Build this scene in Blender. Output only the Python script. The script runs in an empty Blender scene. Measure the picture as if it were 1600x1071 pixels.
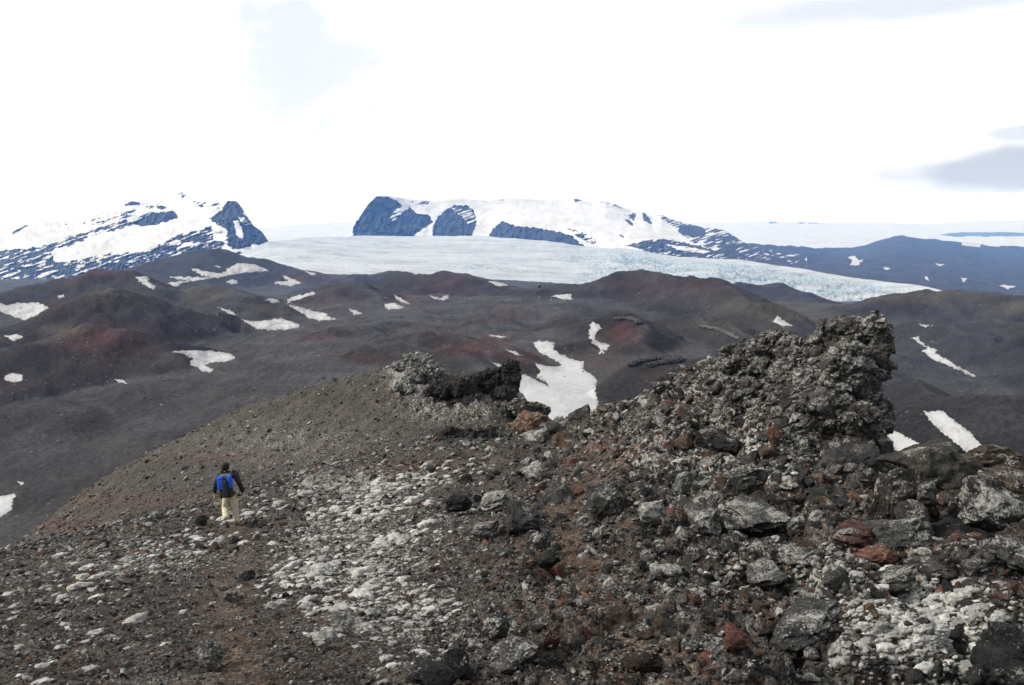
import bpy, bmesh, math, random
import numpy as np
from mathutils import Vector, Matrix

sc = bpy.context.scene
COL = sc.collection
rad = math.radians

# ------------------------------------------------------------------ camera, sky, sun, exposure
F = 1225.0                      # focal length in photo pixels (photo 1600 x 1071)
TH = rad(7.2)                   # camera pitch below the horizon
CT, ST = math.cos(TH), math.sin(TH)
cam_d = bpy.data.cameras.new('camera')
cam_d.sensor_width = 36.0
cam_d.lens = 36.0 * F / 1600.0
cam_d.clip_start = 0.1
cam_d.clip_end = 90000.0
cam = bpy.data.objects.new('camera', cam_d)
cam.rotation_euler = (math.pi / 2 - TH, 0, 0)
COL.objects.link(cam)
sc.camera = cam

SUN_DIR = Vector((-0.88, -0.12, 0.56)).normalized()      # towards the sun
SUN_ELEV = math.asin(SUN_DIR.z)
SUN_AZ = math.atan2(SUN_DIR.x, SUN_DIR.y)

def pix_dir(px, py):
    a, b = (px - 800) / F, (535.5 - py) / F
    return Vector((a, CT + b * ST, b * CT - ST)).normalized()

world = bpy.data.worlds.new('World')
sc.world = world
world.use_nodes = True
wn, wl = world.node_tree.nodes, world.node_tree.links
wn.clear()
def wnode(t, **kw):
    n = wn.new(t)
    for k, v in kw.items(): setattr(n, k, v)
    return n
def wmath(op, a, b=None, c=None):
    n = wnode('ShaderNodeMath', operation=op)
    for i, v in enumerate((a, b, c)):
        if v is None: continue
        if isinstance(v, (int, float)): n.inputs[i].default_value = v
        else: wl.new(v, n.inputs[i])
    return n.outputs[0]
def wdot(a, vec):
    n = wnode('ShaderNodeVectorMath', operation='DOT_PRODUCT')
    wl.new(a, n.inputs[0]); n.inputs[1].default_value = vec
    return n.outputs['Value']
tc = wnode('ShaderNodeTexCoord')
D = tc.outputs['Generated']
sky = wnode('ShaderNodeTexSky', sky_type='NISHITA', sun_disc=False)
sky.sun_elevation = SUN_ELEV
sky.sun_rotation = SUN_AZ
sky.altitude = 1200
def wnoise(scale, detail, stretch=(1, 1, 3)):
    m = wnode('ShaderNodeMapping'); m.inputs['Scale'].default_value = stretch
    wl.new(D, m.inputs['Vector'])
    n = wnode('ShaderNodeTexNoise'); n.inputs['Scale'].default_value = scale
    n.inputs['Detail'].default_value = detail; n.inputs['Roughness'].default_value = 0.55
    wl.new(m.outputs['Vector'], n.inputs['Vector'])
    return n.outputs['Fac']
n_big = wnoise(2.2, 5); n_med = wnoise(7.0, 6, (1, 1, 2.2))
def cloud_mask(px, py, rx, ry, wob):
    d0 = pix_dir(px, py)
    r = Vector((d0.y, -d0.x, 0)).normalized(); u = r.cross(d0)
    a = wmath('MULTIPLY', wdot(D, r), F / rx); b = wmath('MULTIPLY', wdot(D, u), F / ry)
    e = wmath('SQRT', wmath('ADD', wmath('MULTIPLY', a, a), wmath('MULTIPLY', b, b)))
    e = wmath('ADD', e, wmath('MULTIPLY', wmath('SUBTRACT', n_med, 0.5), wob))
    front = wmath('GREATER_THAN', wdot(D, d0), 0.0)
    mr = wnode('ShaderNodeMapRange', interpolation_type='SMOOTHERSTEP')
    wl.new(e, mr.inputs['Value'])
    mr.inputs['From Min'].default_value = 1.15; mr.inputs['From Max'].default_value = 0.45
    return wmath('MULTIPLY', mr.outputs[0], front)
def wmix(fac, a, b):
    n = wnode('ShaderNodeMix', data_type='RGBA')
    if isinstance(fac, (int, float)): n.inputs[0].default_value = fac
    else: wl.new(fac, n.inputs[0])
    for i, v in ((6, a), (7, b)):
        if isinstance(v, tuple): n.inputs[i].default_value = v
        else: wl.new(v, n.inputs[i])
    return n.outputs[2]
# bright overcast: white cloud deck of uneven thickness, a few thin and grey places
deck = wmix(n_big, (10.8, 11.0, 11.6, 1), (12.0, 12.1, 12.5, 1))
c = wmix(0.12, deck, sky.outputs[0])
c = wmix(wmath('MULTIPLY', cloud_mask(455, 62, 75, 95, 6.0), 0.28), c, (5.6, 6.8, 8.2, 1))
c = wmix(wmath('MULTIPLY', cloud_mask(1592, 264, 180, 33, 1.8), 0.85), c, (5.2, 5.4, 5.7, 1))
c = wmix(wmath('MULTIPLY', cloud_mask(1610, 206, 60, 12, 1.2), 0.6), c, (6.5, 7.0, 7.8, 1))
c = wmix(wmath('MULTIPLY', cloud_mask(1480, -8, 300, 26, 1.2), 0.5), c, (6.5, 7.2, 8.0, 1))
bg = wnode('ShaderNodeBackground'); bg.inputs['Strength'].default_value = 0.10
wl.new(c, bg.inputs['Color'])
wo = wnode('ShaderNodeOutputWorld'); wl.new(bg.outputs[0], wo.inputs['Surface'])

sun_d = bpy.data.lights.new('sun', 'SUN')
sun_d.energy = 5.0
sun_d.angle = rad(10)
sun_d.color = (1.0, 0.975, 0.94)
sun = bpy.data.objects.new('sun', sun_d)
sun.rotation_euler = SUN_DIR.to_track_quat('Z', 'Y').to_euler()
COL.objects.link(sun)

vs = sc.view_settings
sc.display_settings.display_device = 'sRGB'
vs.view_transform = 'Standard'; vs.look = 'None'; vs.gamma = 1.0; vs.exposure = 0.0
vs.use_curve_mapping = False
sc.render.engine = 'CYCLES'
sc.cycles.max_bounces = 4
sc.cycles.diffuse_bounces = 2
sc.cycles.glossy_bounces = 2
sc.cycles.volume_bounces = 1
sc.cycles.use_denoising = True

# ------------------------------------------------------------------ noise (numpy)
_r = np.random.default_rng(7)
PERM = np.concatenate([_r.permutation(256)] * 3).astype(np.int32)
G2 = np.stack([np.cos(np.arange(256) * 2.399), np.sin(np.arange(256) * 2.399)], 1)
_g = _r.normal(size=(256, 3)); G3 = _g / np.linalg.norm(_g, axis=1)[:, None]
RND = _r.random(256)

def perlin2(x, y, seed=0):
    x = np.asarray(x, float) + seed * 17.31; y = np.asarray(y, float) + seed * 9.73
    xi = np.floor(x).astype(np.int64); yi = np.floor(y).astype(np.int64)
    fx, fy = x - xi, y - yi
    u = fx * fx * fx * (fx * (fx * 6 - 15) + 10); v = fy * fy * fy * (fy * (fy * 6 - 15) + 10)
    def g(dx, dy):
        h = PERM[PERM[(xi + dx) & 255] + ((yi + dy) & 255)]
        return G2[h, 0] * (fx - dx) + G2[h, 1] * (fy - dy)
    a = g(0, 0) * (1 - u) + g(1, 0) * u
    b = g(0, 1) * (1 - u) + g(1, 1) * u
    return (a * (1 - v) + b * v) * 1.5

def fbm2(x, y, octv=4, seed=0, gain=0.5, lac=2.07):
    s = 0; a = 1.0
    for i in range(octv):
        s = s + a * perlin2(x, y, seed + i * 3); x = x * lac; y = y * lac; a *= gain
    return s

def ridged2(x, y, octv=4, seed=0, gain=0.5, lac=2.07):
    s = 0; a = 1.0
    for i in range(octv):
        s = s + a * (1 - 2 * np.abs(perlin2(x, y, seed + i * 3))); x = x * lac; y = y * lac; a *= gain
    return s

def perlin3(p, seed=0):
    p = p + seed * 13.7
    i = np.floor(p).astype(np.int64); f = p - i
    w = f * f * f * (f * (f * 6 - 15) + 10)
    out = 0
    for dx in (0, 1):
        hx = PERM[(i[:, 0] + dx) & 255]
        wx = w[:, 0] if dx else 1 - w[:, 0]
        for dy in (0, 1):
            hy = PERM[hx + ((i[:, 1] + dy) & 255)]
            wy = w[:, 1] if dy else 1 - w[:, 1]
            for dz in (0, 1):
                h = PERM[hy + ((i[:, 2] + dz) & 255)]
                wz = w[:, 2] if dz else 1 - w[:, 2]
                g = G3[h]
                out = out + wx * wy * wz * (g[:, 0] * (f[:, 0] - dx) + g[:, 1] * (f[:, 1] - dy) + g[:, 2] * (f[:, 2] - dz))
    return out * 1.5

def worley2(x, y, seed=0):
    x = np.asarray(x, float) + seed * 31.7; y = np.asarray(y, float) + seed * 11.9
    xi = np.floor(x).astype(np.int64); yi = np.floor(y).astype(np.int64)
    f1 = np.full(x.shape, 9.0); f2 = np.full(x.shape, 9.0); cid = np.zeros(x.shape, np.int32)
    for dx in (-1, 0, 1):
        for dy in (-1, 0, 1):
            h = PERM[PERM[(xi + dx) & 255] + ((yi + dy) & 255)]
            qx = xi + dx + RND[h]; qy = yi + dy + RND[(h * 7 + 13) & 255]
            d = np.sqrt((qx - x) ** 2 + (qy - y) ** 2)
            near = d < f1
            f2 = np.where(near, f1, np.minimum(f2, d))
            cid = np.where(near, h, cid)
            f1 = np.where(near, d, f1)
    return f1, f2, RND[(cid * 3 + 5) & 255]

def sstep(a, b, x):
    t = np.clip((x - a) / (b - a), 0, 1)
    return t * t * (3 - 2 * t)

# ------------------------------------------------------------------ geometry of the view: bearings and sight lines
def ut(px, py):
    px = np.asarray(px, float); py = np.asarray(py, float)
    a, b = (px - 800) / F, (535.5 - py) / F
    Y = CT + b * ST
    return a / Y, (b * CT - ST) / Y          # x/y and z/y of the sight line

def project(x, y, z):
    dep = np.maximum(y * CT - z * ST, 0.05)
    return 800 + F * x / dep, 535.5 - F * (y * ST + z * CT) / dep

def interp(pts, x, k=1):
    p = np.array(pts, float)
    return np.interp(x, p[:, 0], p[:, k])

class TPS:                                    # smooth surface through survey points
    def __init__(self, P, v, reg=1e-3):
        P = np.asarray(P, float); v = np.asarray(v, float); n = len(P)
        d2 = ((P[:, None] - P[None]) ** 2).sum(-1)
        K = 0.5 * d2 * np.log(d2 + 1e-12) + reg * np.eye(n)
        A = np.zeros((n + 3, n + 3)); A[:n, :n] = K
        A[:n, n] = 1; A[:n, n + 1:] = P; A[n:, :n] = A[:n, n:].T
        s = np.linalg.solve(A, np.concatenate([v, np.zeros(3)]))
        self.P, self.w, self.a = P, s[:n], s[n:]
    def __call__(self, X, Y):
        sh = np.shape(X); X = np.ravel(X); Y = np.ravel(Y); out = np.empty(len(X))
        for i in range(0, len(X), 40000):
            x, y = X[i:i + 40000], Y[i:i + 40000]
            d2 = (x[:, None] - self.P[None, :, 0]) ** 2 + (y[:, None] - self.P[None, :, 1]) ** 2
            out[i:i + 40000] = (0.5 * d2 * np.log(d2 + 1e-12)) @ self.w + self.a[0] + self.a[1] * x + self.a[2] * y
        return out.reshape(sh)

def poly_sdf(px, py, poly):                   # negative inside
    P = np.array(poly, float); n = len(P)
    d = np.full(px.shape, 1e9); inside = np.zeros(px.shape, bool)
    for i in range(n):
        a, b = P[i], P[(i + 1) % n]
        ex, ey = b - a; wx, wy = px - a[0], py - a[1]
        t = np.clip((wx * ex + wy * ey) / (ex * ex + ey * ey + 1e-9), 0, 1)
        d = np.minimum(d, (wx - ex * t) ** 2 + (wy - ey * t) ** 2)
        cnd = (a[1] > py) != (b[1] > py)
        with np.errstate(divide='ignore', invalid='ignore'):
            xs = a[0] + (py - a[1]) * ex / (ey if ey != 0 else 1e-9)
        inside ^= cnd & (px < xs)
    d = np.sqrt(d)
    return np.where(inside, -d, d)

# ------------------------------------------------------------------ mesh and object helpers
def mesh_np(name, V, Q):
    me = bpy.data.meshes.new(name)
    V = np.ascontiguousarray(V, np.float32); Q = np.ascontiguousarray(Q, np.int32)
    k = Q.shape[1]
    me.vertices.add(len(V)); me.vertices.foreach_set('co', V.ravel())
    me.loops.add(Q.size); me.loops.foreach_set('vertex_index', Q.ravel())
    me.polygons.add(len(Q)); me.polygons.foreach_set('loop_start', np.arange(0, Q.size, k, dtype=np.int32))
    me.polygons.foreach_set('loop_total', np.full(len(Q), k, np.int32))
    me.polygons.foreach_set('use_smooth', np.ones(len(Q), bool))
    me.update(calc_edges=True)
    return me

def grid_quads(R, C, keep=None):
    i = np.arange(R * C).reshape(R, C)
    Q = np.stack([i[:-1, :-1], i[:-1, 1:], i[1:, 1:], i[1:, :-1]], -1).reshape(-1, 4)
    return Q if keep is None else Q[keep.ravel()]

def set_attr(me, name, arr):
    arr = np.asarray(arr, np.float32)
    if arr.ndim == 1:
        me.attributes.new(name, 'FLOAT', 'POINT').data.foreach_set('value', np.ascontiguousarray(arr))
    else:
        a4 = np.ones((len(arr), 4), np.float32); a4[:, :3] = arr[:, :3]
        me.attributes.new(name, 'FLOAT_COLOR', 'POINT').data.foreach_set('color', a4.ravel())

def link(name, me, mat=None, parent=None, kind=None, label=None, cat=None, group=None):
    o = bpy.data.objects.new(name, me)
    if mat is not None and not me.materials: me.materials.append(mat)
    COL.objects.link(o)
    if parent is not None: o.parent = parent
    for k, v in (('kind', kind), ('label', label), ('category', cat), ('group', group)):
        if v: o[k] = v
    return o

def bake(o):                                   # modifiers -> plain mesh
    bpy.context.view_layer.update()
    dg = bpy.context.evaluated_depsgraph_get()
    me = bpy.data.meshes.new_from_object(o.evaluated_get(dg))
    o.modifiers.clear(); o.data = me
    return o

# ------------------------------------------------------------------ materials
class MatB:
    def __init__(self, name, rough=0.9, spec=0.2):
        self.m = bpy.data.materials.new(name); self.m.use_nodes = True
        self.n, self.l = self.m.node_tree.nodes, self.m.node_tree.links
        self.b = self.n['Principled BSDF']
        self.b.inputs['Roughness'].default_value = rough
        self.b.inputs['Specular IOR Level'].default_value = spec
        self.pos = self.n.new('ShaderNodeNewGeometry').outputs['Position']
    def put(self, sock, v):
        if isinstance(v, (int, float)): sock.default_value = v
        elif isinstance(v, tuple): sock.default_value = v if len(v) == 4 or sock.type == 'VECTOR' else v + (1,)
        else: self.l.new(v, sock)
    def noise(self, scale, detail=4, rough=0.55, vec=None, dist=0.0):
        n = self.n.new('ShaderNodeTexNoise')
        n.inputs['Scale'].default_value = scale; n.inputs['Detail'].default_value = detail
        n.inputs['Roughness'].default_value = rough; n.inputs['Distortion'].default_value = dist
        self.l.new(vec or self.pos, n.inputs['Vector']); return n.outputs['Fac']
    def voro(self, scale, out='Color', vec=None, feature='F1'):
        n = self.n.new('ShaderNodeTexVoronoi'); n.feature = feature
        n.inputs['Scale'].default_value = scale
        self.l.new(vec or self.pos, n.inputs['Vector']); return n.outputs[out]
    def scaled(self, s):
        n = self.n.new('ShaderNodeMapping'); n.inputs['Scale'].default_value = s
        self.l.new(self.pos, n.inputs['Vector']); return n.outputs['Vector']
    def math(self, op, a, b=None, clamp=False):
        n = self.n.new('ShaderNodeMath'); n.operation = op; n.use_clamp = clamp
        self.put(n.inputs[0], a)
        if b is not None: self.put(n.inputs[1], b)
        return n.outputs[0]
    def ramp(self, v, a, b, lo=0.0, hi=1.0):
        n = self.n.new('ShaderNodeMapRange'); n.interpolation_type = 'SMOOTHSTEP'
        self.put(n.inputs['Value'], v)
        n.inputs['From Min'].default_value = a; n.inputs['From Max'].default_value = b
        n.inputs['To Min'].default_value = lo; n.inputs['To Max'].default_value = hi
        return n.outputs[0]
    def mix(self, f, a, b, mode='MIX'):
        n = self.n.new('ShaderNodeMix'); n.data_type = 'RGBA'; n.blend_type = mode
        self.put(n.inputs[0], f); self.put(n.inputs[6], a); self.put(n.inputs[7], b)
        return n.outputs[2]
    def attr(self, name, out='Color'):
        n = self.n.new('ShaderNodeAttribute'); n.attribute_name = name; return n.outputs[out]
    def nz(self):
        n = self.n.new('ShaderNodeSeparateXYZ')
        g = self.n.new('ShaderNodeNewGeometry'); self.l.new(g.outputs['Normal'], n.inputs[0])
        return n.outputs['Z']
    def color(self, c): self.put(self.b.inputs['Base Color'], c); return self
    def bump(self, h, dist, strength=1.0):
        n = self.n.new('ShaderNodeBump'); n.inputs['Distance'].default_value = dist
        n.inputs['Strength'].default_value = strength
        self.l.new(h, n.inputs['Height'])
        prev = self.b.inputs['Normal']
        if prev.links: self.l.new(prev.links[0].from_socket, n.inputs['Normal'])
        self.l.new(n.outputs[0], self.b.inputs['Normal']); return self

def mat_ground():
    b = MatB('scree_ground', 0.95, 0.15)
    v1 = b.voro(22); v2 = b.voro(55)
    s1 = b.n.new('ShaderNodeSeparateColor'); b.l.new(v1, s1.inputs[0])
    s2 = b.n.new('ShaderNodeSeparateColor'); b.l.new(v2, s2.inputs[0])
    k = b.math('MULTIPLY', b.ramp(s1.outputs[0], 0, 1, 0.55, 1.5), b.ramp(s2.outputs[0], 0, 1, 0.5, 1.6))
    k = b.math('MULTIPLY', k, b.ramp(b.noise(1.3, 5), 0.25, 0.75, 0.65, 1.35))
    cmb = b.n.new('ShaderNodeCombineColor')
    for i in range(3): b.l.new(k, cmb.inputs[i])
    col = b.mix(1.0, b.attr('tint'), cmb.outputs[0], 'MULTIPLY')
    col = b.mix(b.math('MULTIPLY', b.ramp(s1.outputs[1], 0.84, 0.92), 0.5), col, (0.09, 0.050, 0.034))
    # pale crust on single stones
    lich = b.attr('lichen', 'Fac')
    m = b.math('ADD', b.math('MULTIPLY', b.noise(9, 6, 0.7), 0.9), b.math('MULTIPLY', s1.outputs[2], 0.35))
    m = b.math('ADD', m, b.math('MULTIPLY', lich, 0.45))
    m = b.ramp(m, 0.86, 1.0)
    col = b.mix(b.math('MULTIPLY', m, 0.8), col, (0.34, 0.335, 0.30))
    b.color(col)
    b.bump(b.voro(22, 'Distance'), 0.03, 0.8)
    b.bump(b.voro(55, 'Distance'), 0.012, 0.8)
    b.bump(b.noise(40, 6, 0.7), 0.02, 0.6)
    return b.m

def mat_rock():
    b = MatB('lava_rock', 0.92, 0.2)
    oi = b.n.new('ShaderNodeObjectInfo')
    ta = b.n.new('ShaderNodeAttribute'); ta.attribute_type = 'INSTANCER'; ta.attribute_name = 'tint'
    la = b.n.new('ShaderNodeAttribute'); la.attribute_type = 'INSTANCER'; la.attribute_name = 'lich'
    k = b.math('MULTIPLY', b.ramp(b.noise(5, 6, 0.65), 0.28, 0.72, 0.32, 1.55), b.ramp(b.noise(38, 4, 0.7), 0.28, 0.72, 0.42, 1.5))
    k = b.math('MULTIPLY', k, b.ramp(oi.outputs['Random'], 0, 1, 0.6, 1.35))
    cmb = b.n.new('ShaderNodeCombineColor')
    for i in range(3): b.l.new(k, cmb.inputs[i])
    col = b.mix(1.0, ta.outputs['Color'], cmb.outputs[0], 'MULTIPLY')
    col = b.mix(b.ramp(b.noise(2.3, 5, 0.6), 0.60, 0.72, 0, 0.55), col, (0.085, 0.052, 0.033))
    up = b.ramp(b.nz(), -0.2, 0.8)
    patch = b.math('MULTIPLY', b.noise(3.2, 3, 0.6), 0.62)
    fine = b.math('MULTIPLY', b.noise(42, 4, 0.7), 0.62)
    m = b.math('ADD', b.math('ADD', patch, fine), b.math('MULTIPLY', up, 0.11))
    m = b.math('ADD', m, b.math('MULTIPLY', la.outputs['Fac'], 0.22))
    m = b.ramp(m, 0.84, 0.92)
    lc = b.mix(b.ramp(b.noise(18, 3), 0.35, 0.65), (0.18, 0.175, 0.155), (0.45, 0.445, 0.41))
    col = b.mix(b.math('MULTIPLY', m, 0.9), col, lc)
    b.color(col)
    b.bump(b.noise(6, 8, 0.75), 0.14, 0.8)
    b.bump(b.noise(30, 6, 0.8), 0.035, 0.9)
    b.bump(b.voro(70, 'Distance'), 0.012, 0.6)
    return b.m

def mat_cushion():
    b = MatB('pale_lichen', 0.95, 0.1)
    col = b.mix(b.ramp(b.noise(14, 5, 0.7), 0.3, 0.7), (0.27, 0.265, 0.245), (0.50, 0.495, 0.465))
    col = b.mix(b.ramp(b.noise(38, 5, 0.75), 0.52, 0.66, 0, 0.85), col, (0.085, 0.072, 0.055))
    oi = b.n.new('ShaderNodeObjectInfo'); k = b.ramp(oi.outputs['Random'], 0, 1, 0.62, 1.15)
    cmb = b.n.new('ShaderNodeCombineColor')
    for i in range(3): b.l.new(k, cmb.inputs[i])
    col = b.mix(1.0, col, cmb.outputs[0], 'MULTIPLY')
    b.color(col); b.bump(b.noise(60, 5, 0.7), 0.02, 0.8)
    return b.m

def mat_hills():
    b = MatB('cinder_slopes', 0.97, 0.1)
    k = b.math('MULTIPLY', b.ramp(b.noise(0.02, 6, 0.6), 0.3, 0.7, 0.80, 1.2), b.ramp(b.noise(0.55, 8, 0.8), 0.28, 0.72, 0.50, 1.55))
    cmb = b.n.new('ShaderNodeCombineColor')
    for i in range(3): b.l.new(k, cmb.inputs[i])
    col = b.mix(1.0, b.attr('tint'), cmb.outputs[0], 'MULTIPLY')
    sp = b.n.new('ShaderNodeSeparateColor'); b.l.new(b.voro(0.55), sp.inputs[0])
    dist = b.voro(0.55, 'Distance')
    spk = b.math('MULTIPLY', b.ramp(sp.outputs[0], 0.86, 0.9), b.ramp(dist, 0.42, 0.2))
    spk = b.math('MULTIPLY', spk, b.ramp(b.noise(0.03, 4), 0.45, 0.65))
    col = b.mix(b.math('MULTIPLY', spk, 0.5), col, (0.22, 0.21, 0.19))
    b.color(col)
    b.bump(b.noise(0.12, 8, 0.75), 4.0, 0.7)
    b.bump(b.noise(0.9, 6, 0.8), 0.8, 0.8)
    return b.m

def mat_mountain(name, rockc, snowc, bump=12):
    b = MatB(name, 0.85, 0.1)
    rk = b.attr('rock', 'Fac')
    rc = b.mix(b.ramp(b.noise(0.012, 7, 0.7), 0.3, 0.7), tuple(x * 0.6 for x in rockc), tuple(x * 1.5 for x in rockc))
    snc = b.mix(b.ramp(b.noise(0.004, 6, 0.6), 0.40, 0.75), snowc, tuple(x * f for x, f in zip(snowc, (0.80, 0.77, 0.74))))
    edge = b.math('ADD', rk, b.math('MULTIPLY', b.math('SUBTRACT', b.noise(0.03, 6, 0.75), 0.5), 0.9))
    f = b.ramp(edge, 0.42, 0.58)
    b.color(b.mix(f, snc, rc))
    b.bump(b.noise(0.02, 8, 0.7), bump, 0.7)
    return b.m

def mat_glacier():
    b = MatB('glacier_ice', 0.6, 0.3)
    c1 = b.mix(b.attr('blue', 'Fac'), (0.42, 0.447, 0.465), (0.30, 0.375, 0.41))
    mt = b.noise(1.0, 9, 0.72, b.scaled((0.016, 0.008, 0.02)))
    c1 = b.mix(b.ramp(mt, 0.44, 0.62, 0, 0.5), c1, (0.27, 0.315, 0.345))
    st = b.noise(1.0, 7, 0.65, b.scaled((0.0035, 0.012, 0.01)), 0.6)
    c1 = b.mix(b.ramp(st, 0.42, 0.60, 0, 0.9), c1, (0.27, 0.28, 0.285))
    d2 = b.noise(1.0, 6, 0.6, b.scaled((0.0012, 0.0040, 0.004)), 0.8)
    c1 = b.mix(b.ramp(d2, 0.50, 0.62, 0, 0.6), c1, (0.46, 0.465, 0.47))
    cr = b.attr('crev', 'Fac')
    c1 = b.mix(b.math('MULTIPLY', cr, 0.95), c1, (0.09, 0.16, 0.205))
    b.color(c1)
    b.bump(b.noise(0.03, 8, 0.7), 6, 0.5)
    return b.m

def mat_snow():
    b = MatB('old_snow', 0.8, 0.2)
    n = b.noise(0.09, 6, 0.7)
    col = b.mix(b.ramp(n, 0.35, 0.72), (0.41, 0.41, 0.41), (0.345, 0.343, 0.342))
    col = b.mix(b.ramp(b.noise(0.5, 5, 0.75), 0.56, 0.74, 0, 0.55), col, (0.27, 0.26, 0.25))
    rim = b.math('MULTIPLY', b.attr('rim', 'Fac'), b.ramp(b.noise(0.22, 6, 0.75), 0.35, 0.65))
    col = b.mix(b.math('MULTIPLY', rim, 0.7), col, (0.17, 0.16, 0.15))
    b.color(col); b.bump(b.noise(0.12, 7, 0.75), 2.0, 0.7)
    return b.m

def mat_flat(name, c, rough=0.8, var=0.25, scale=30, bumpd=0.004):
    b = MatB(name, rough, 0.3)
    n = b.noise(scale, 4)
    b.color(b.mix(b.ramp(n, 0.3, 0.7), tuple(x * (1 - var) for x in c), tuple(min(1, x * (1 + var)) for x in c)))
    b.bump(n, bumpd, 0.6)
    return b.m

M_GROUND, M_ROCK, M_CUSH, M_HILL, M_GLAC, M_SNOW = mat_ground(), mat_rock(), mat_cushion(), mat_hills(), mat_glacier(), mat_snow()
M_MTN = mat_mountain('snow_and_cliff', (0.030, 0.030, 0.033), (0.545, 0.55, 0.56))
M_PLAIN = mat_mountain('far_lava_plain', (0.037, 0.0365, 0.040), (0.43, 0.43, 0.43), 6)
M_CAP = mat_mountain('ice_cap_snow', (0.05, 0.05, 0.055), (0.44, 0.445, 0.45), 4)

# ------------------------------------------------------------------ far terrain built as surveyed slopes
def slope_sheet(name, top, bot, ytop, ybot, x0, x1, dx, rows, mat, disp=None, jag=0.0, back=None, ypow=1.0, attrs=None, zdisp=None):
    """A slope between its upper and lower outline, each at its own distance."""
    px = np.arange(x0, x1 + dx, dx, float); C = len(px)
    v = np.linspace(0, 1, rows)
    tp = interp(top, px); bp = interp(bot, px)
    PX = np.repeat(px[None], rows, 0)
    kn = int(70 / dx) * 2 + 1; ker = np.hanning(kn + 2)[1:-1]; ker /= ker.sum()
    sm = lambda q: np.convolve(np.pad(q, kn // 2, mode='edge'), ker, 'valid')
    PY = bp[None] + (sm(tp) - bp)[None] * v[:, None] + (tp - sm(tp))[None] * v[:, None] ** 5
    if jag: PY = PY - jag * (fbm2(px / 9.0, px * 0 + 3.3, 4, 5))[None] * v[:, None] ** 12
    yt = sm(interp(ytop, px))[None]; yb = sm(interp(ybot, px))[None]
    Y = np.exp(np.log(yb) + (np.log(yt) - np.log(yb)) * (v[:, None] ** ypow))
    if disp is not None: Y = Y + disp(PX, PY, v[:, None])
    U, T = ut(PX, PY)
    V = np.stack([U * Y, Y, T * Y], -1)
    if zdisp is not None: V[..., 2] += zdisp(PX, PY, V)
    if back:                                   # the far side, falling away behind the crest
        rowsb = []
        last = V[-1]
        for k, (dy, dz) in enumerate(back):
            b = last.copy(); b[:, 1] += dy; b[:, 0] *= (b[:, 1] / last[:, 1]); b[:, 2] -= dz
            rowsb.append(b)
        V = np.concatenate([V, np.stack(rowsb)], 0)
        PX = np.concatenate([PX, np.repeat(PX[-1:], len(back), 0)]); PY = np.concatenate([PY, np.repeat(PY[-1:], len(back), 0)])
    me = mesh_np(name, V.reshape(-1, 3), grid_quads(V.shape[0], C))
    for k, fn in (attrs or {}).items(): set_attr(me, k, fn(PX, PY).ravel())
    return link(name, me, mat, kind='structure')

def rock_mask(polys, cuts=(), warp=2.5):
    def fn(PX, PY):
        wx = PX + warp * fbm2(PX / 7.0, PY / 5.0, 4, 11); wy = PY + warp * 0.7 * fbm2(PX / 7.0, PY / 5.0, 4, 23)
        nz = 0.80 * fbm2((PX + 0.9 * PY) / 20.0, (PY + 0.33 * PX) / 3.6, 5, 31, 0.62) + 0.45 * fbm2(PX / 22.0, PY / 9.0, 5, 37, 0.62)
        out = np.zeros(PX.shape)
        for poly, thr in polys:
            s = sstep(0.9, -0.9, poly_sdf(wx, wy, poly))
            out = np.maximum(out, s * (1.0 if thr is None else sstep(thr - 0.16, thr + 0.16, nz)))
        for poly, thr in cuts:
            s = sstep(0.9, -0.9, poly_sdf(wx, wy, poly))
            out = out * (1 - s * (1.0 if thr is None else sstep(thr - 0.16, thr + 0.16, nz)))
        return out
    return fn

# ice cap on the skyline
cap_polys = [([(1465, 367), (1500, 363), (1560, 364), (1700, 366), (1700, 371), (1560, 369), (1490, 369)], None),
             ([(1180, 346), (1215, 346), (1215, 349), (1180, 349)], 0.1), ([(1240, 347), (1290, 347), (1290, 350), (1240, 350)], 0.0)]
slope_sheet('ice_cap', [(-400, 380), (380, 362), (440, 353), (550, 347), (700, 340), (1100, 349), (1200, 346), (1300, 349), (1450, 350), (1600, 344), (1900, 336)],
            [(-400, 420), (1900, 420)], [(0, 21000), (1, 21000)], [(0, 9000), (1, 9000)], -400, 1900, 4, 70, M_CAP,
            zdisp=lambda PX, PY, V: 22 * fbm2(V[..., 0] / 1500, V[..., 1] / 700, 4, 4), back=[(1500, 150), (5000, 900)],
            attrs={'rock': rock_mask(cap_polys, warp=1.5)})

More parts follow.
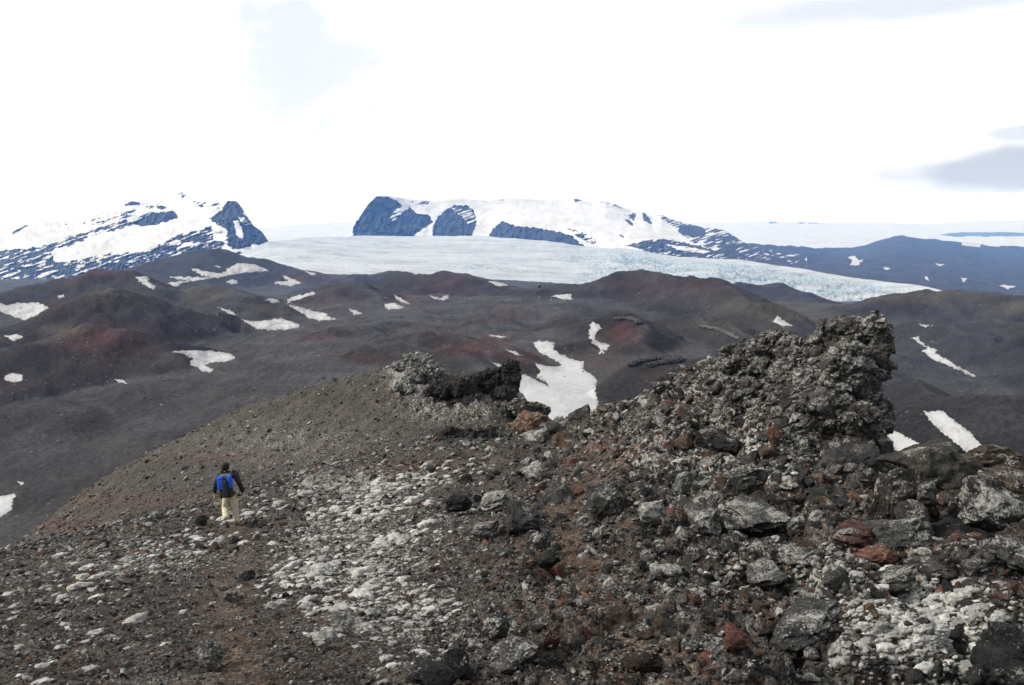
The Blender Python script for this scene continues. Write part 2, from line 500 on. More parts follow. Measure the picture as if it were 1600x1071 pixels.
# snow mountain on the left
L_rocks = [
    ([(170, 363), (205, 350), (222, 341), (240, 333), (270, 330), (279, 336), (277, 342), (258, 347), (240, 352), (222, 353), (206, 351)], None),
    ([(193, 318), (198, 314), (219, 316), (218, 321), (196, 322)], None), ([(221, 323), (232, 319), (241, 324), (238, 327), (215, 333)], 0.0), ([(243, 323), (252, 321), (261, 326), (255, 328)], None),
    ([(276, 305), (283, 299), (291, 305), (286, 308)], 0.1),
    ([(355, 314), (371, 315), (378, 328), (392, 350), (408, 358), (415, 370), (424, 383), (415, 389), (395, 381), (388, 387), (365, 389), (350, 378), (358, 362), (348, 355), (327, 342), (345, 330), (352, 320)], None),
    ([(300, 315), (350, 318), (340, 326), (305, 322)], 0.15),
    ([(225, 398), (262, 377), (290, 363), (310, 362), (330, 354), (352, 378), (345, 390), (300, 397), (240, 404)], -0.25),
    ([(100, 412), (170, 397), (240, 393), (300, 386), (300, 398), (240, 405), (200, 411), (150, 424), (100, 424)], -0.05),
    ([(-250, 400), (0, 392), (30, 389), (70, 387), (100, 378), (80, 396), (85, 410), (130, 407), (175, 398), (240, 402), (330, 396), (330, 440), (100, 470), (-250, 490)], -0.22),
    ([(60, 389), (95, 375), (150, 357), (205, 342), (240, 330), (205, 352), (150, 370), (100, 388)], 0.02),
    ([(130, 350), (180, 333), (230, 326), (215, 336), (150, 354)], 0.18),
    ([(20, 362), (30, 354), (50, 348), (46, 352), (30, 360), (20, 368)], None), ([(85, 356), (108, 349), (100, 356)], 0.1),
    ([(100, 436), (200, 418), (330, 396), (430, 394), (430, 440), (100, 480)], None)]
L_cuts = [([(364, 346), (372, 343), (380, 366), (378, 377), (370, 368)], None), ([(372, 333), (380, 338), (392, 352), (385, 354), (374, 345)], -0.1),
          ([(330, 352), (350, 358), (357, 380), (335, 376)], -0.35)]
def mt_disp(a1, a2, s1, s2, mask):
    def f(PX, PY, v):
        k = mask(PX, PY)
        return a1 * fbm2(PX / s1, PY / (s1 * 0.5), 3, 41) + k * a2 * (0.7 * ridged2((PX + 0.25 * PY) / s2, PY / (s2 * 4.0), 4, 47) + 0.8 * fbm2(PX / 12, PY / 9, 4, 48)) + 10 * fbm2(PX / 14, PY / 8, 3, 49)
    return f
slope_sheet('mountain', [(-300, 425), (-100, 402), (0, 382), (20, 362), (40, 352), (100, 346), (150, 335), (190, 322), (205, 315), (225, 317), (250, 312), (275, 306), (283, 300), (290, 305), (320, 310), (345, 318), (358, 314), (370, 315), (378, 325), (388, 340), (395, 352), (410, 363), (423, 383), (434, 396)],
            [(-300, 500), (150, 470), (300, 440), (400, 412), (434, 400)], [(0, 5800), (250, 6000), (434, 4700)], [(0, 3600), (434, 4500)], -300, 434, 1.1, 150, M_MTN,
            disp=mt_disp(60, 45, 60, 9, rock_mask(L_rocks, L_cuts)), jag=0.8, back=[(300, 30), (1500, 500)], attrs={'rock': rock_mask(L_rocks, L_cuts)})

# broad snow massif with dark cliffs
C_rocks = [
    ([(551, 374), (553, 355), (565, 335), (575, 318), (587, 307), (610, 309), (625, 318), (631, 331), (640, 323), (650, 334), (672, 337), (676, 349), (663, 356), (650, 366), (641, 374)], None),
    ([(676, 374), (678, 350), (685, 338), (700, 327), (712, 321), (730, 322), (742, 331), (745, 347), (735, 374)], None),
    ([(760, 374), (774, 356), (785, 346), (805, 353), (840, 357), (870, 362), (893, 369), (913, 385), (908, 394), (820, 378)], None),
    ([(885, 357), (905, 360), (930, 375), (935, 386), (905, 372)], 0.0),
    ([(972, 329), (995, 334), (992, 346), (980, 341)], 0.1), ([(1003, 331), (1014, 339), (1020, 351), (1006, 345)], None), ([(974, 342), (984, 344), (992, 353), (985, 352)], None),
    ([(1024, 334), (1050, 343), (1090, 351), (1135, 361), (1168, 382), (1150, 387), (1080, 379), (1056, 358)], -0.12),
    ([(1060, 354), (1095, 352), (1105, 366), (1085, 372), (1060, 364)], None),
    ([(980, 384), (1010, 376), (1040, 374), (1090, 384), (1130, 378), (1168, 381), (1260, 392), (1260, 430), (1060, 412), (1020, 395)], -0.45),
    ([(966, 368), (975, 369), (974, 372)], None), ([(640, 316), (672, 314), (672, 319), (650, 321)], 0.2), ([(780, 312), (795, 313), (790, 317)], 0.1), ([(895, 310), (920, 312), (915, 319), (900, 318)], 0.1), ([(935, 316), (960, 318), (975, 327), (950, 321)], 0.15)]
C_cuts = [([(608, 342), (617, 328), (629, 324), (627, 336), (616, 347)], -0.2), ([(705, 326), (735, 325), (744, 344), (733, 352), (722, 340)], 0.0), ([(628, 318), (634, 324), (630, 334), (627, 330)], None),
          ([(1040, 382), (1075, 386), (1110, 393), (1100, 397), (1060, 391)], -0.3), ([(1090, 384), (1130, 388), (1120, 392)], -0.2)]
slope_sheet('mountain', [(540, 376), (548, 368), (552, 350), (565, 335), (575, 320), (588, 307), (605, 306), (640, 312), (680, 315), (720, 310), (760, 314), (800, 310), (850, 313), (900, 311), (925, 316), (945, 314), (965, 321), (985, 328), (1005, 331), (1020, 340), (1033, 335), (1050, 343), (1075, 350), (1100, 356), (1130, 359), (1150, 371), (1165, 380), (1210, 392), (1260, 400)],
            [(540, 384), (750, 384), (850, 390), (915, 398), (985, 404), (1060, 416), (1160, 420), (1260, 430)], [(540, 6100), (700, 6900), (900, 7400), (1260, 6200)], [(540, 6000), (750, 5900), (985, 5000), (1160, 4200), (1260, 4000)], 540, 1260, 1.1, 140, M_MTN,
            disp=mt_disp(60, 50, 70, 8, rock_mask(C_rocks, C_cuts, 2.0)), jag=0.6, back=[(300, 20), (1800, 500)], ypow=1.4, attrs={'rock': rock_mask(C_rocks, C_cuts, 2.0)})

# dark plain and low mountain to the right of the ice
P_top = [(960, 386), (1060, 392), (1165, 383), (1230, 387), (1300, 390), (1350, 386), (1380, 376), (1410, 370), (1440, 374), (1500, 381), (1560, 386), (1620, 388), (1900, 384)]
P_snow = [([(1323, 404), (1335, 402), (1340, 408), (1348, 412), (1335, 421), (1325, 418), (1333, 411)], None), ([(1190, 393), (1206, 394), (1204, 397)], None), ([(1157, 408), (1175, 404), (1178, 409), (1165, 411)], None),
          ([(1498, 379), (1535, 382), (1530, 388), (1508, 387)], None), ([(1458, 413), (1476, 416), (1470, 419)], None), ([(1378, 421), (1392, 423), (1385, 425)], None), ([(1440, 434), (1454, 440), (1446, 439)], None), ([(1500, 438), (1512, 440), (1506, 446)], None),
          ([(1560, 450), (1588, 452), (1575, 455)], None), ([(1180, 398), (1215, 400), (1210, 403)], -0.1), ([(1540, 381), (1600, 378), (1600, 384), (1560, 386)], 0.0)]
slope_sheet('lava_plain', P_top, [(960, 400), (1060, 414), (1160, 420), (1330, 448), (1450, 466), (1600, 500), (1900, 520)],
            [(960, 5600), (1165, 6500), (1300, 8500), (1420, 8800), (1900, 8500)], [(960, 5000), (1160, 4000), (1330, 3250), (1450, 2750), (1600, 2300), (1900, 2100)], 960, 1900, 1.5, 130, M_PLAIN,
            zdisp=lambda PX, PY, V: 14 * ridged2(V[..., 0] / 420, V[..., 1] / 500, 4, 61) + 5 * fbm2(V[..., 0] / 90, V[..., 1] / 150, 4, 66),
            back=[(300, 40), (1500, 300)], attrs={'rock': lambda PX, PY: 1 - rock_mask(P_snow, warp=1.5)(PX, PY)})

# the glacier
G_top = [(340, 410), (385, 393), (420, 377), (480, 372), (550, 369), (750, 369), (850, 376), (915, 386), (985, 389), (1060, 402), (1160, 406), (1250, 420), (1330, 434), (1450, 449), (1475, 455)]
G_bot = [(340, 440), (480, 440), (560, 450), (700, 460), (900, 465), (1100, 470), (1200, 490), (1330, 495), (1420, 480), (1475, 462)]
def crev_zone(PX, PY):
    z = sstep(880, 980, PX) * 0.9 + sstep(1000, 1200, PX) * 0.3
    z = z * sstep(3, 10, PY - interp(G_top, PX))
    z = np.maximum(z, 0.5 * np.exp(-((PX - 960) / 130) ** 2 - ((PY - 398) / 11) ** 2))
    z = np.maximum(z, 0.35 * np.exp(-((PX - 780) / 90) ** 2 - ((PY - 418) / 8) ** 2))
    return np.clip(z + 0.22 * sstep(-0.2, 0.5, fbm2(PX / 70, PY / 12, 3, 79)), 0.12, 1)
def crev(PX, PY):
    q = PY - 0.13 * PX + 3.0 * fbm2(PX / 60, PY / 14, 3, 73)
    a = ridged2((PX + 1.0 * PY) / 26.0, q / 2.2, 4, 71, 0.65); b_ = ridged2((PX - 3.0 * PY) / 9.0, q / 5.0, 3, 75, 0.6)
    gate = sstep(-0.35, 0.45, fbm2(PX / 40, PY / 9, 3, 77))
    return (0.75 * sstep(0.85, 1.35, a) + 0.5 * sstep(0.9, 1.4, b_)) * gate * crev_zone(PX, PY)
slope_sheet('glacier', G_top, G_bot, [(340, 4200), (420, 4700), (600, 5950), (800, 5800), (985, 5000), (1160, 4000), (1330, 3200), (1475, 2740)],
            [(340, 2600), (560, 2300), (700, 2200), (1100, 2100), (1200, 2100), (1330, 2250), (1420, 2500), (1475, 2700)], 340, 1475, 1.0, 180, M_GLAC,
            zdisp=lambda PX, PY, V: 4 * fbm2(V[..., 0] / 160, V[..., 1] / 400, 4, 81) - 7 * crev(PX, PY) + 3 * crev_zone(PX, PY) * fbm2(PX / 6, PY / 2.5, 3, 83),
            back=[(100, 30)], attrs={'blue': lambda PX, PY: np.clip(crev_zone(PX, PY) * 1.0 + 0.12 * fbm2(PX / 30, PY / 6, 3, 85), 0, 1), 'crev': crev})

# ------------------------------------------------------------------ middle distance: cinder hills
MB = []
def mb(px, py, y):
    u, t = ut(px, py); MB.append((float(u), math.log(y), float(t)))
def mbz(px, y, z):
    u, _ = ut(px, 560); MB.append((float(u), math.log(y), z / y))
for a in [(0, 800, 235), (100, 760, 245), (0, 700, 300), (150, 690, 290), (300, 640, 320), (100, 640, 340), (450, 590, 370), (300, 600, 370), (200, 590, 420), (-150, 760, 250), (-200, 640, 400),
          (600, 560, 430), (700, 545, 500), (870, 600, 335), (880, 640, 290), (850, 545, 440), (760, 575, 400), (500, 540, 520), (420, 520, 620), (320, 520, 700), (620, 505, 650), (750, 500, 700), (880, 490, 720), (520, 500, 720),
          (1100, 560, 400), (1300, 485, 1100), (1240, 492, 1000), (1450, 565, 600), (1550, 605, 470), (1500, 640, 380), (1560, 690, 310), (1400, 545, 700), (1700, 640, 400), (1750, 700, 300), (1450, 500, 900),
          (1000, 520, 650), (1000, 480, 850), (1200, 520, 700), (400, 472, 1500), (250, 470, 1300), (0, 480, 1200), (-200, 500, 1000), (600, 452, 1900), (900, 452, 1800), (750, 462, 1500), (1100, 465, 1500), (1200, 480, 1700), (1330, 488, 1700),
          (1500, 490, 1600), (1700, 510, 1300), (400, 430, 2400), (100, 455, 2200), (0, 520, 800), (60, 590, 520)]: mb(*a)
for a in [(-200, 120, -72), (0, 120, -70), (400, 120, -66), (800, 130, -62), (1100, 150, -62), (1400, 160, -72), (1700, 150, -75), (0, 3200, -150), (400, 3200, -140), (800, 3200, -150), (1200, 3200, -200), (1700, 3200, -220), (-300, 3000, -150), (800, 2600, -125), (1200, 2600, -180)]: mbz(*a)
_m = np.array(MB); mid_tps = TPS(_m[:, :2], _m[:, 2], 2e-3)

HILLS = [   # crest (photo bearing, sight line, distance in metres), flank slope, roundness
    ([(-80, 585, 560), (0, 545, 540), (60, 505, 560), (110, 477, 590), (150, 457, 610), (185, 451, 625), (225, 458, 640), (300, 490, 640), (370, 525, 600)], .50, 9),
    ([(-60, 560, 400), (0, 548, 410), (60, 531, 425), (110, 513, 440), (150, 506, 450), (200, 516, 450), (260, 548, 430)], .42, 6),
    ([(-150, 470, 1000), (-50, 462, 1000), (30, 447, 1050), (100, 433, 1080), (150, 422, 1100), (190, 424, 1100), (250, 444, 1060)], .42, 12),
    ([(170, 432, 2000), (250, 405, 2100), (300, 392, 2200), (335, 387, 2200), (400, 402, 2200), (480, 421, 2150), (560, 438, 2000)], .33, 20),
    ([(290, 452, 1100), (330, 446, 1080), (360, 452, 1000), (390, 466, 900)], .35, 10),
    ([(385, 492, 760), (410, 479, 780), (440, 476, 790), (470, 487, 800)], .35, 8),
    ([(455, 478, 1000), (500, 455, 1020), (530, 443, 1050), (560, 440, 1050), (585, 450, 1000), (600, 475, 900)], .42, 9),
    ([(585, 445, 1300), (615, 431, 1300), (650, 423, 1300), (700, 420, 1300), (728, 424, 1280), (760, 434, 1250), (800, 443, 1200)], .42, 8),
    ([(560, 428, 1800), (620, 424, 1900), (700, 436, 1850)], .3, 20),
    ([(800, 446, 1100), (870, 446, 1000), (930, 438, 980), (975, 425, 1000), (1005, 421, 1000), (1040, 428, 980), (1085, 438, 900)], .38, 10),
    ([(1040, 440, 860), (1080, 433, 840), (1110, 437, 800), (1140, 452, 760), (1180, 478, 690), (1215, 500, 640), (1240, 514, 610)], .42, 4),
    ([(1105, 446, 1700), (1160, 440, 1750), (1215, 441, 1750), (1245, 452, 1700), (1262, 466, 1650)], .35, 10),
    ([(1300, 500, 900), (1340, 478, 920), (1390, 460, 950), (1440, 452, 980), (1500, 453, 980), (1560, 458, 950), (1640, 466, 900), (1800, 480, 900)], .36, 12),
    ([(1395, 512, 720), (1440, 505, 700), (1490, 508, 660), (1530, 525, 600), (1550, 545, 560)], .40, 7),
    ([(1560, 500, 720), (1610, 505, 640), (1640, 530, 560), (1660, 570, 480), (1680, 640, 380)], .38, 8),
    ([(1370, 580, 420), (1400, 590, 330), (1440, 602, 270), (1500, 612, 240), (1560, 620, 225), (1640, 640, 215), (1800, 690, 210)], .50, 3),
    ([(1395, 640, 330), (1430, 655, 290), (1480, 690, 230)], .45, 4),
    ([(540, 515, 560), (600, 505, 600), (680, 498, 640), (760, 498, 640), (820, 512, 590)], .26, 22),
    ([(640, 520, 520), (700, 523, 480), (760, 535, 430), (795, 549, 395), (822, 560, 372)], .42, 4),
    ([(560, 548, 430), (620, 535, 430), (700, 545, 400), (740, 562, 365), (765, 574, 345)], .36, 6),
    ([(850, 515, 560), (890, 505, 570), (930, 503, 570), (960, 520, 520)], .36, 8),
    ([(870, 545, 430), (895, 533, 430), (915, 530, 430), (935, 545, 410)], .45, 4),
    ([(935, 505, 480), (960, 494, 490), (985, 496, 480), (1003, 503, 460), (1010, 520, 430), (1005, 540, 400)], .50, 2),
    ([(1040, 500, 560), (1090, 496, 540), (1130, 508, 480), (1170, 530, 420), (1190, 560, 360)], .42, 3),
    ([(965, 577, 318), (985, 563, 318), (1015, 555, 315), (1060, 556, 305), (1110, 558, 295), (1160, 568, 270), (1210, 590, 235)], .75, 2),
    ([(320, 580, 420), (420, 560, 440), (480, 560, 430), (540, 575, 400)], .25, 14),
    ([(-20, 640, 330), (60, 632, 330), (120, 640, 320)], .30, 9),
]
_HW = []
for cr, s, w in HILLS:
    c3 = []
    for px, py, y in cr:
        u, t = ut(px, py); c3.append((u * y, y, t * y))
    _HW.append((np.array(c3), s, w))

def mid_height(x, y, detail=True):
    x = np.asarray(x, float); y = np.asarray(y, float)
    sh = x.shape; x = x.ravel(); y = y.ravel()
    z = mid_tps(x / y, np.log(y)) * y
    wx = x + 5 * fbm2(x / 45, y / 45, 2, 91); wy = y + 7 * fbm2(x / 45, y / 45, 2, 95)
    for c3, s, w in _HW:
        num = np.zeros(x.shape); den = np.zeros(x.shape); ks = np.clip(0.010 * y, 1.5, 14)
        hs = []
        for a, b in zip(c3[:-1], c3[1:]):
            e = b - a; L2 = e[0] ** 2 + e[1] ** 2
            t = np.clip(((wx - a[0]) * e[0] + (wy - a[1]) * e[1]) / L2, 0, 1)
            d2 = (wx - a[0] - e[0] * t) ** 2 + (wy - a[1] - e[1] * t) ** 2
            hs.append(a[2] + e[2] * t - s * (np.sqrt(d2 + w * w) - w))
        hm_ = np.max(hs, 0)
        for h in hs:
            g_ = np.exp((h - hm_) / ks); num += g_ * h; den += g_
        h = num / den
        k = np.clip(0.007 * y, 1.2, 9)
        m = np.clip(0.5 + 0.5 * (h - z) / k, 0, 1)
        z = z * (1 - m) + h * m + k * m * (1 - m) * 0.6
    if detail:
        a = np.clip(y / 500, 0.3, 1.1) * (1 - 0.8 * np.exp(-((x - 20) / 35) ** 2 - ((y - 345) / 90) ** 2))
        z = z + a * (2.0 * fbm2(x / 60, y / 60, 3, 101) + 2.0 * ridged2((x + 0.5 * y) / 105, (y - 0.3 * x) / 80, 3, 103) - 1.2 + 1.3 * ridged2(x / 24, y / 30, 4, 107, 0.55) - 0.7 + 0.40 * fbm2(x / 6, y / 7, 3, 113))
        f1, f2, r_ = worley2((x + 20 * fbm2(x / 90, y / 90, 2, 119)) / 95, y / 120, 5)
        hum = sstep(380, 520, y) * sstep(1700, 1100, y)
        z = z + hum * 8 * sstep(0.62, 0.0, f1) * r_ ** 1.5
        f1, f2, r_ = worley2(x / 38, y / 46, 9)
        z = z + sstep(200, 300, y) * sstep(1500, 900, y) * 2.6 * sstep(0.6, 0.0, f1) * r_ ** 2 * (1 - 0.9 * np.exp(-((x - 20) / 35) ** 2 - ((y - 345) / 90) ** 2))
        near = sstep(330, 170, y) * sstep(-30, 20, x)
        z = z + near * (0.8 * np.maximum(0, ridged2(x / 9, y / 9, 4, 117)) - 0.4)
    return z.reshape(sh)

RED = [(170, 535, 70, 26, .9), (150, 428, 55, 14, .7), (520, 470, 40, 18, .45), (690, 450, 50, 20, .5), (712, 440, 22, 9, .6), (640, 465, 30, 14, .5), (730, 545, 45, 12, 1.0), (770, 530, 35, 10, .9), (815, 558, 40, 11, .9), (690, 520, 40, 10, .6),
       (975, 520, 28, 18, 1.1), (940, 560, 40, 20, .5), (800, 490, 35, 12, .6), (1010, 445, 60, 16, .55), (1100, 450, 45, 14, .5), (500, 525, 50, 10, .5), (30, 600, 60, 12, .3), (440, 640, 90, 12, .3), (1050, 595, 40, 14, .6), (1380, 462, 50, 8, .5), (560, 560, 60, 8, .5), (60, 480, 80, 12, .4), (480, 435, 40, 8, .5)]
OLIVE = [(110, 515, 40, 9, .9), (170, 465, 80, 20, .6), (320, 455, 40, 16, .8), (430, 485, 40, 12, .7), (1190, 480, 90, 14, .9), (1250, 495, 70, 10, .8), (1450, 465, 120, 12, .7), (1580, 480, 60, 12, .7), (640, 432, 50, 8, .4), (1120, 510, 80, 14, .4)]
BLUE = [(1480, 560, 160, 60, .9), (1350, 520, 60, 30, .7), (330, 410, 150, 25, .7), (60, 660, 120, 60, .35), (1100, 480, 60, 24, .5), (900, 470, 60, 16, .4), (1560, 660, 100, 40, .6)]
def blobs(L, px, py, nz=0.5, sd=121):
    n = 1 + nz * fbm2(px / 18, py / 7, 4, sd)
    o = np.zeros(px.shape)
    for a, b, rx, ry, s in L:
        o = np.maximum(o, s * np.exp(-((px - a) / rx) ** 2 - ((py - b) / ry) ** 2) * n)
    return np.clip(o, 0, 1)
def lerp(a, b, f): return a + (np.asarray(b, float)[None] - a) * f[:, None]

yy = np.exp(np.linspace(math.log(75), math.log(3300), 560)); uu = np.linspace(-0.84, 0.84, 640)
X = yy[:, None] * uu[None]; Yg = np.repeat(yy[:, None], len(uu), 1)
Zg = mid_height(X, Yg)
me = mesh_np('hills', np.stack([X, Yg, Zg], -1).reshape(-1, 3), grid_quads(*X.shape))
ppx, ppy = [a.ravel() for a in project(X, Yg, Zg)]
MIDG = (yy, uu, Zg)
base = np.tile(np.array([[0.049, 0.0455, 0.044]]), (len(ppx), 1))
Zs = mid_height(X, Yg, False)
dzr = np.gradient(Zs, axis=0) / np.gradient(Yg, axis=0); dzc = np.gradient(Zs, axis=1) / np.gradient(X, axis=1)
slp = np.sqrt((dzr - dzc * X / Yg) ** 2 + dzc ** 2).ravel()
slp = slp + 0.06 * fbm2(X.ravel() / 22, Yg.ravel() / 30, 4, 143, 0.6)
base = lerp(base, (0.070, 0.0685, 0.068), 0.9 * sstep(0.22, 0.05, slp))
base = lerp(base, (0.030, 0.0275, 0.0265), 0.9 * sstep(0.20, 0.42, slp))
base = lerp(base, (0.048, 0.050, 0.054), 0.8 * blobs(BLUE, ppx, ppy, 0.3, 127))
base = lerp(base, (0.072, 0.064, 0.045), blobs(OLIVE, ppx, ppy, 0.7, 131))
base = lerp(base, (0.084, 0.037, 0.031), 0.68 * blobs(RED, ppx, ppy, 0.8, 137))
base *= 0.86 * (1 + 0.22 * fbm2(X.ravel() / 40, Yg.ravel() / 25, 4, 141))[:, None]
set_attr(me, 'tint', base)
link('hills', me, M_HILL, kind='structure')

# deep ground under everything, out to the horizon
a = np.linspace(0, 2 * math.pi, 97)[:-1]
ring = [np.stack([r * np.cos(a), r * np.sin(a), np.full(96, z)], 1) for r, z in ((50, -330), (4000, -330), (12000, -300), (30000, -250))]
Vt = np.concatenate(ring); Qt = []
for k in range(3):
    for i in range(96): Qt.append((k * 96 + i, k * 96 + (i + 1) % 96, (k + 1) * 96 + (i + 1) % 96, (k + 1) * 96 + i))
me = mesh_np('terrain', Vt, np.array(Qt)); set_attr(me, 'tint', np.tile([[0.06, 0.054, 0.05]], (len(Vt), 1)))
link('terrain', me, M_HILL, kind='structure')

# ------------------------------------------------------------------ near slope
FG = []
def fgp(px, py, y):
    u, t = ut(px, py); FG.append((float(u), math.log(y), float(t)))
def fgz(px, y, t):
    u, _ = ut(px, 700); FG.append((float(u), math.log(y), t))
for a in [(-150, 1071, 6.6), (0, 1071, 6.2), (400, 1071, 5.8), (800, 1071, 5.5), (1200, 1071, 5.2), (1600, 1071, 5.0), (1750, 1071, 4.9),
          (-150, 965, 10.8), (0, 960, 10.3), (400, 950, 9.6), (800, 930, 8.9), (1200, 930, 7.7), (1600, 900, 7.4), (1750, 900, 7.2),
          (-200, 935, 16), (0, 885, 17.2), (200, 846, 18.7), (363, 826, 20), (500, 772, 23), (600, 730, 26.5), (700, 695, 30), (800, 690, 30), (865, 682, 31),
          (600, 850, 14.2), (800, 800, 15.5), (200, 920, 12.5), (1000, 800, 13), (930, 716, 21), (920, 668, 28), (1000, 700, 18.5), (1200, 800, 11.2), (1200, 720, 14), (1200, 640, 16.5), (1100, 660, 18.5),
          (980, 640, 26), (1060, 606, 23.5), (1110, 585, 22), (1160, 572, 20.5), (1220, 560, 18.8), (1290, 575, 17), (1340, 640, 15.5), (1380, 735, 13.5), (1300, 700, 14.2),
          (1450, 830, 9.7), (1600, 840, 8.8), (1750, 830, 8.6), (1390, 870, 9), (1550, 790, 10.6), (1430, 765, 12.2),
          # spur beyond
          (-150, 925, 44), (0, 868, 44), (100, 838, 45), (200, 800, 45), (300, 762, 45), (450, 720, 43), (560, 685, 41), (640, 664, 39), (700, 642, 40), (800, 662, 37), (540, 640, 47), (400, 665, 51), (250, 730, 54), (150, 782, 55),
          (640, 566, 50), (600, 575, 51), (540, 590, 53.5), (450, 616, 57), (387, 640, 60), (310, 676, 62), (246, 708, 64), (167, 755, 65), (84, 817, 64), (20, 868, 62), (-60, 935, 60), (700, 590, 47), (770, 600, 46), (830, 650, 40),
          ]: fgp(*a)
for a in [(-200, 2.6, -0.93), (400, 2.6, -0.92), (800, 2.6, -0.90), (1200, 2.6, -0.86), (1800, 2.6, -0.82),
          (870, 40, -.31), (980, 33, -.30), (1060, 29.5, -.31), (1110, 27, -.31), (1160, 25.5, -.31), (1220, 24, -.32), (1290, 22, -.34), (1340, 20, -.38), (1390, 18, -.42), (1450, 15.5, -.44), (1600, 14, -.46), (1750, 13.5, -.48),
          (640, 58, -.22), (770, 54, -.26), (540, 62, -.25), (450, 68, -.29), (350, 74, -.34), (250, 78, -.41), (150, 80, -.48), (0, 78, -.60), (-150, 75, -.68),
          (-150, 110, -.75), (100, 110, -.74), (300, 110, -.72), (500, 110, -.68), (700, 110, -.66), (900, 70, -.62), (900, 110, -.70), (1100, 60, -.70), (1100, 110, -.75), (1400, 40, -.80), (1400, 110, -.80), (1700, 40, -.85), (1700, 110, -.85)]: fgz(*a)
_f = np.array(FG); fg_tps = TPS(_f[:, :2], _f[:, 2], 1e-3)

def fg_masks(px, py, y):
    right = sstep(640, 1080, px + 0.25 * (py - 800))
    rough = 0.22 + 0.78 * right
    far = sstep(31, 37, y)
    knob = np.exp(-((px - 720) / 110) ** 2 - ((py - 620) / 50) ** 2)
    rough = rough * (1 - far) + far * (0.30 + 0.9 * knob)
    return np.clip(rough, 0, 1.2), far

PATH = [(363, 830), (372, 860), (365, 900), (350, 950), (372, 1000), (400, 1071)]
PATH2 = [(1000, 700), (930, 760), (880, 800), (900, 870), (960, 930), (1000, 1000), (1050, 1071)]
def path_mask(px, py):
    m = np.zeros(px.shape)
    for P, w in ((PATH, 32), (PATH2, 55)):
        p = np.array(P, float)
        c = np.interp(py, p[:, 1], p[:, 0])
        wd = w * np.clip((py - 560) / 350, 0.25, 1.3)
        m = np.maximum(m, np.exp(-((px - c + 14 * fbm2(px / 40, py / 30, 2, 151)) / wd) ** 2) * (py > p[0, 1] - 8))
    return m

def fg_height(x, y, detail=True):
    x = np.asarray(x, float); y = np.asarray(y, float)
    z = fg_tps(x / y, np.log(y)) * y
    if not detail: return z
    px, py = project(x, y, z)
    R, far = fg_masks(px, py, y)
    R = R * (1 - 0.75 * path_mask(px, py))
    wx = x + 0.10 * fbm2(x * 1.7, y * 1.7, 3, 161); wy = y + 0.10 * fbm2(x * 1.7, y * 1.7, 3, 167)
    z = z + 0.22 * R * fbm2(x / 1.6, y / 1.6, 3, 171) + 0.12 * far * fbm2(x / 4, y / 4, 3, 173)
    for s, h, p in ((1.25, 0.52, 2.2), (0.55, 0.30, 1.6), (0.22, 0.11, 1.0)):
        f1, f2, r = worley2(wx / s + 0.35 * wy / s, wy / s, int(s * 100))
        blk = sstep(0.02, 0.30, f2 - f1) * (0.25 + 0.75 * r) * (1 - 0.5 * f1)
        z = z + h * blk * (R ** p) - 0.4 * h * R ** p
    z = z + 0.030 * (0.4 + R) * fbm2(x * 9, y * 9, 3, 181)
    return z

yy = np.concatenate([np.exp(np.linspace(math.log(2.8), math.log(36), 640)), np.exp(np.linspace(math.log(36), math.log(112), 170))[1:]])
uu = np.linspace(-0.86, 0.86, 900)
X = yy[:, None] * uu[None]; Yg = np.repeat(yy[:, None], len(uu), 1)
Zg = fg_height(X, Yg)
me = mesh_np('ground', np.stack([X, Yg, Zg], -1).reshape(-1, 3), grid_quads(*X.shape))
ppx, ppy = [q.ravel() for q in project(X, Yg, Zg)]
xr, yr = X.ravel(), Yg.ravel()
R, far = fg_masks(ppx, ppy, yr)
g = np.tile(np.array([[0.053, 0.0455, 0.039]]), (len(ppx), 1))
g = lerp(g, (0.055, 0.0505, 0.0445), far)
g = lerp(g, (0.058, 0.058, 0.056), 0.8 * R * (1 - far) * sstep(-0.3, 0.3, fbm2(xr / 1.5, yr / 1.5, 3, 191)))
g = lerp(g, (0.074, 0.054, 0.040), 0.8 * path_mask(ppx, ppy))
FRED = [(1000, 700, 90, 22, .4), (930, 760, 60, 30, .3), (860, 880, 70, 40, .35), (1390, 850, 70, 45, 1.0), (1300, 780, 60, 25, .5), (650, 730, 90, 14, .5), (1480, 930, 90, 26, .8), (1250, 960, 80, 40, .4), (880, 930, 50, 20, .6), (200, 780, 130, 12, .45), (110, 820, 60, 14, .5), (330, 715, 80, 8, .4), (740, 580, 25, 12, .6), (1060, 640, 40, 12, .3), (1420, 990, 40, 30, .5), (550, 950, 80, 30, .3)]
g = lerp(g, (0.105, 0.047, 0.034), 0.75 * blobs(FRED, ppx, ppy, 1.0, 197))
g *= 0.82 * (1 + 0.30 * fbm2(xr / 1.1, yr / 1.1, 4, 201))[:, None]
set_attr(me, 'tint', np.clip(g, 0.01, 1))
FLICH = [(1450, 980, 85, 55, 1.6), (1560, 1060, 60, 40, 1.2), (1150, 600, 140, 40, .8), (1120, 700, 180, 80, .7), (1330, 900, 200, 60, .6), (560, 860, 150, 80, .6), (640, 960, 120, 60, .6), (640, 590, 40, 30, 1.0), (700, 640, 90, 25, .6), (560, 760, 120, 30, .7), (230, 870, 200, 40, .45), (440, 690, 200, 50, .35)]
set_attr(me, 'lichen', np.clip(blobs(FLICH, ppx, ppy, 0.6, 211) * 1.0, 0, 1))
FGG = (yy, uu, Zg)
ground = link('ground', me, M_GROUND, kind='structure')

